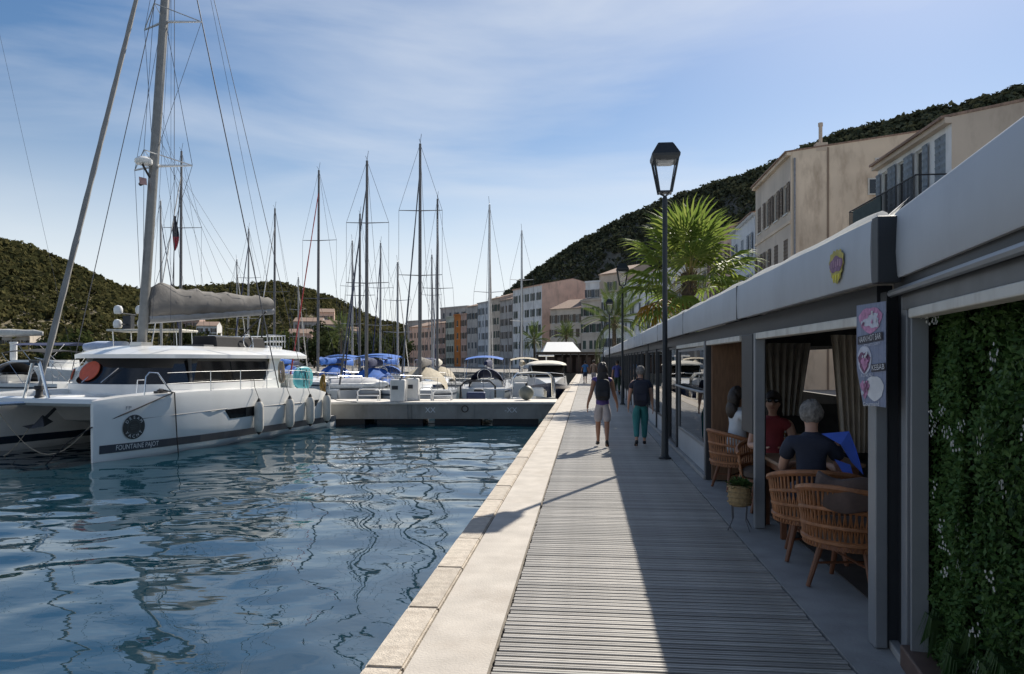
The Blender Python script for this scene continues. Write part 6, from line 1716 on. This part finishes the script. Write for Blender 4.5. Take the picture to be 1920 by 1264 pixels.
# walkers further off
p_ = stand(stride=.14)
q = P((1097 - 960) / FPX * 55, 55)
person('distant walker in a blue shirt near the quay edge', (q.x, q.y, -.004), R(4), .98, p_, SKIN_T, HAIR_D, 0, [('shirt', 'top', BLUET, .6), ('shorts', 'bottom', DENIM, .9), ('shoe', 'shoe', BLACKS, 0)])
q = P((1113 - 960) / FPX * 52, 52)
person('distant walker in a patterned shirt beside the blue shirted one', (q.x, q.y, -.004), R(-3), 1.0, stand(phase=-1), SKIN_T, HAIR_D, 0, [('shirt', 'top', PATT, .6), ('shorts', 'bottom', GREYS, .9), ('shoe', 'shoe', BLACKS, 0)])
q = P((1157 - 960) / FPX * 37, 37)
person('walker in a blue top and dark trousers close to the terrace glass', (q.x, q.y, -.004), R(5), 1.0, stand(phase=-1), SKIN_T, HAIR_D, 0, [('shirt', 'top', pm('violet blue top', (.07, .08, .26), .85), .6), ('trousers', 'bottom', pm('dark green trousers', (.03, .06, .04), .9), 1.8), ('shoe', 'shoe', BLACKS, 0)])
# ================================================================== terrace furniture and guests
RATT = pm('honey rattan', (0.30, 0.125, 0.05), 0.5, var=0.3, scale=14, bump=0.3, bscale=60)
RATD = pm('brown wood leg', (0.17, 0.065, 0.03), 0.5, var=0.25)
CUSH = pm('brown cushion', (.10, .075, .06), .9, var=.2, bump=.3, bscale=20)
TTOP = pm('brown table top', (.20, .12, .07), .45, var=.25, stretch=(1, 10, 1))
def rattan(label, x, y, rz, first=[None]):
    if first[0] is not None:
        t = copy_tree(first[0]); t.location = (x, y, 0); t.rotation_euler = (0, 0, rz); tag(t, label); return t
    t = thing('rattan_chair', label, 'chair', (x, y, 0), rz, 'rattan tub chairs on the terrace')
    # faces +y; tub back wraps from arm to arm
    ang = [R(-18 - 324 * 0 + (216 * k / 36)) for k in range(37)]
    def rim(k, f):
        a = math.pi + R(-18) + R(216) * k / 36
        back = .5 + .5 * -math.sin(a)
        rr = .31 + .035 * f
        return Vector((rr * math.cos(a), rr * math.sin(a) * .95, .36 + f * (.22 + .20 * max(0, back - .15))))
    for f, r_ in ((1.0, .024), (.97, .018), (.62, .012), (.60, .012), (.30, .012), (.28, .012), (0.0, .020)):
        m = MB(); m.tube([rim(k, f) for k in range(37)], r_, 6); m.build('rim' if f > .9 else 'hoop', RATT, t, smooth=True)
    m = MB(); rgx = random.Random(3)
    for k in range(37):
        for d in (-.16, .16):
            m.tube([rim(k, 0), rim(min(36, max(0, k + d * 2)), .3), rim(min(36, max(0, k - d)), .62), rim(k, .97)], .0065, 4)
        m.tube([rim(k, 0), rim(k, 0) + Vector((0, 0, -.05)), rim(min(36, k + .5), 0) + Vector((0, 0, -.05)), rim(min(36, k + 1), 0)], .005, 4)
    o = m.build('woven_canes', RATT, t); tag(o, kind='stuff')
    m = MB(); m.loft([[(rr * math.cos(a), rr * math.sin(a), z) for a in [2 * math.pi * k / 24 for k in range(24)]] for rr, z in ((.27, .36), (.30, .38), (.30, .43), (.26, .46))]); m.build('seat_cushion', CUSH, t, smooth=50)
    m = MB(); m.lathe([(.30, .31), (.30, .36)], n=24); m.build('seat_base', RATD, t)
    for a in (45, 135, 225, 315):
        c, s = math.cos(R(a)), math.sin(R(a))
        m = MB(); m.tube([(.20 * c, .20 * s, .33), (.30 * c, .30 * s, 0.0)], [.024, .016], 8); m.build('leg', RATD, t, smooth=True)
    for a in (0, 90):
        m = MB(); c, s = math.cos(R(a + 45)), math.sin(R(a + 45)); m.tube([(.25 * c, .25 * s, .17 + .02 * (a > 0)), (-.25 * c, -.25 * s, .17 + .02 * (a > 0))], .009, 5); m.build('cross_brace', RATD, t)
    first[0] = t
    return t
rattan('rattan tub chair with a brown jacket over it beside the corner post', 1.99, 5.86, R(-38)).scale = (1.1, 1.1, 1.04)
rattan('rattan tub chair holding the grey haired guest in navy', 1.97, 6.68, R(-14))
rattan('rattan chair of the guest in sunglasses', 2.10, 8.72, R(170))
rattan('rattan chair under the guest in the white tee', 1.98, 10.15, R(-75))
rattan('rattan chair on the far side of the inner table', 3.0, 7.4, R(80))
def table(label, x, y, w, d, h=.73):
    t = thing('bistro_table', label, 'table', (x, y, 0), 0, 'brown tables on the terrace')
    m = MB(); m.span((-w / 2, -d / 2, h - .035), (w / 2, d / 2, h)); m.build('top', TTOP, t, bevel=.008)
    m = MB(); m.span((-w / 2 + .05, -d / 2 + .05, h - .11), (w / 2 - .05, d / 2 - .05, h - .036)); m.build('apron', RATD, t)
    for sx in (-1, 1):
        for sy in (-1, 1):
            m = MB(); m.span((sx * (w / 2 - .07) - .025, sy * (d / 2 - .07) - .025, 0), (sx * (w / 2 - .07) + .025, sy * (d / 2 - .07) + .025, h - .112)); m.build('leg', RATD, t)
    return t
table('brown table between the navy guest and the guest in sunglasses', 2.2, 7.66, .8, .8)
table('brown table with glasses before the white tee guest', 2.62, 9.85, .75, .75)
TUMB = glass_mat('tumbler glass', (.9, .93, .95))
def tumbler(label, x, y, z=.73, h=.13):
    t = thing('tumbler', label, 'glass', (x, y, z), 0, 'glasses on the terrace tables')
    m = MB(); m.lathe([(.028, .001), (.036, h), (.033, h), (.026, .006)], n=14, cap=False); m.build('bowl', TUMB, t, smooth=True)
    m = MB(); m.lathe([(.025, .006), (.031, h * .6)], n=14); m.build('drink', pm('amber drink', (.25, .12, .03), .1), t, smooth=True)
tumbler('tall tumbler on the table of the white tee guest', 2.42, 9.62); tumbler('short tumbler beside the tall one on the same table', 2.52, 9.75, h=.09)
tumbler('tumbler on the table before the guest in sunglasses', 2.05, 7.9)
person('grey haired guest in a navy shirt sitting with back to the boardwalk corner', (1.95, 6.72, 0), R(-14), 1.0, sit(.45, .05, 'table'), SKIN_L, HAIR_G, 0, [('shirt', 'top', NAVYT, .6), ('trousers', 'bottom', DENIM, 1.85), ('shoe', 'shoe', BLACKS, 0)])
o = person('guest in sunglasses and dark red top facing the boardwalk', (2.10, 8.70, 0), R(168), 1.0, sit(.45, .03, 'table'), SKIN_L, HAIR_D, .05, [('top', 'top', REDT, .3), ('trousers', 'bottom', DENIM, 1.85), ('shoe', 'shoe', BLACKS, 0)])
m = MB(); z = .46 + .09 + .70
for s in (1, -1): m.ball((s * .034, .107, z), (.029, .012, .021), 10, 6)
m.tube([(-.09, .03, z + .005), (-.06, .105, z + .01), (.06, .105, z + .01), (.09, .03, z + .005)], .005, 5); m.build('sunglasses', pm('black lens', (.01, .01, .012), .15), o)
person('guest in a white tee resting a hand at the chin', (1.98, 10.15, 0), R(-78), 1.0, sit(.45, -.02, 'face'), SKIN_T, HAIR_D, .06, [('tee', 'top', WHITET, .5), ('trousers', 'bottom', DENIM, 1.85), ('shoe', 'shoe', BLACKS, 0)])
# blue folded cloth over the navy guest's chair, jacket over the empty chair
cl = thing('folded_cloth', 'bright blue folded cloth over the shoulder of the navy guest', 'cloth', (2.13, 6.47, .74), R(-10))
m = MB(); BLCL = pm('bright blue cloth', (.05, .12, .55), .8, var=.15)
pts = lambda dy: [(-.16, dy + .06, .34), (.05, dy + .02, .37), (.10, dy - .02, .22), (.15, dy - .04, .02), (.06, dy - .04, .12), (-.02, dy - .02, .26)]
m.prism(pts(0), (0, -.014, 0)); m.prism([(x - .05, y - .02, z - .12) for x, y, z in pts(0)][2:], (0, -.012, 0)); m.build('folds', BLCL, cl, recalc=True)
jk = thing('draped_jacket', 'brown jacket draped over the empty rattan chair', 'jacket', (1.99, 5.86, .74), R(-38))
m = MB(); rings = []
for i, (dy, z) in enumerate(((-.40, -.12), (-.385, .02), (-.33, .12), (-.22, .11), (-.15, -.02), (-.13, -.2))):
    rings.append([(.26 * (k / 8 * 2 - 1) + .06, dy + .16 * (k / 8 * 2 - 1) ** 2 + .015 * math.sin(k * 2.1 + i), z + .018 * math.sin(k * 1.1 + i * .6)) for k in range(9)])
m.loft(rings, closed=False, cap=False); o = m.build('jacket_cloth', pm('brown jacket cloth', (.09, .06, .05), .9, var=.3, bump=.4, bscale=18), jk, smooth=True, recalc=False)
so = o.modifiers.new('thick', 'SOLIDIFY'); so.thickness = .02
so = o.modifiers.new('soft', 'SUBSURF'); so.levels = 2; so.render_levels = 2
# basket planter on a wire stand
pl = thing('basket_planter', 'woven basket planter on a thin wire stand by the slim post', 'planter', (1.54, 7.72, 0), 0); pl.scale = (1, 1, .84)
BASK = pm('woven straw basket', (.34, .24, .12), .85, var=.3, scale=20, bump=.6, bscale=45)
m = MB(); m.lathe([(.085, .28), (.105, .30), (.115, .40), (.108, .50), (.112, .53), (.10, .53), (.095, .48)], n=18); m.build('basket', BASK, pl, smooth=30)
for z in (.33, .39, .45, .51):
    m = MB(); m.tube([(.117 * math.cos(a), .117 * math.sin(a), z) for a in [2 * math.pi * k / 20 for k in range(21)]], .008, 5); m.build('weave_band', BASK, pl)
for a in (30, 120, 210, 300):
    c, s = math.cos(R(a)), math.sin(R(a)); m = MB(); m.tube([(.10 * c, .10 * s, .30), (.09 * c, .09 * s, .12), (.15 * c, .15 * s, 0)], .006, 5); m.build('leg', WIRE, pl)
m = MB(); rg2 = random.Random(4)
for k in range(160):
    u = Vector((rg2.gauss(0, 1), rg2.gauss(0, 1), abs(rg2.gauss(0, 1)))).normalized(); c = Vector((0, 0, .50)) + u * .09 * rg2.uniform(.5, 1.1); w = u.cross(Vector((rg2.random(), rg2.random(), 1))).normalized() * .018
    m.add([c, c + u * .03 + w, c + u * .06, c + u * .03 - w], [(0, 1, 2, 3)])
tag(m.build('foliage', leaf_mat('planter leaf', (.04, .09, .03), (.08, .13, .04), .3), pl, recalc=False), kind='stuff')
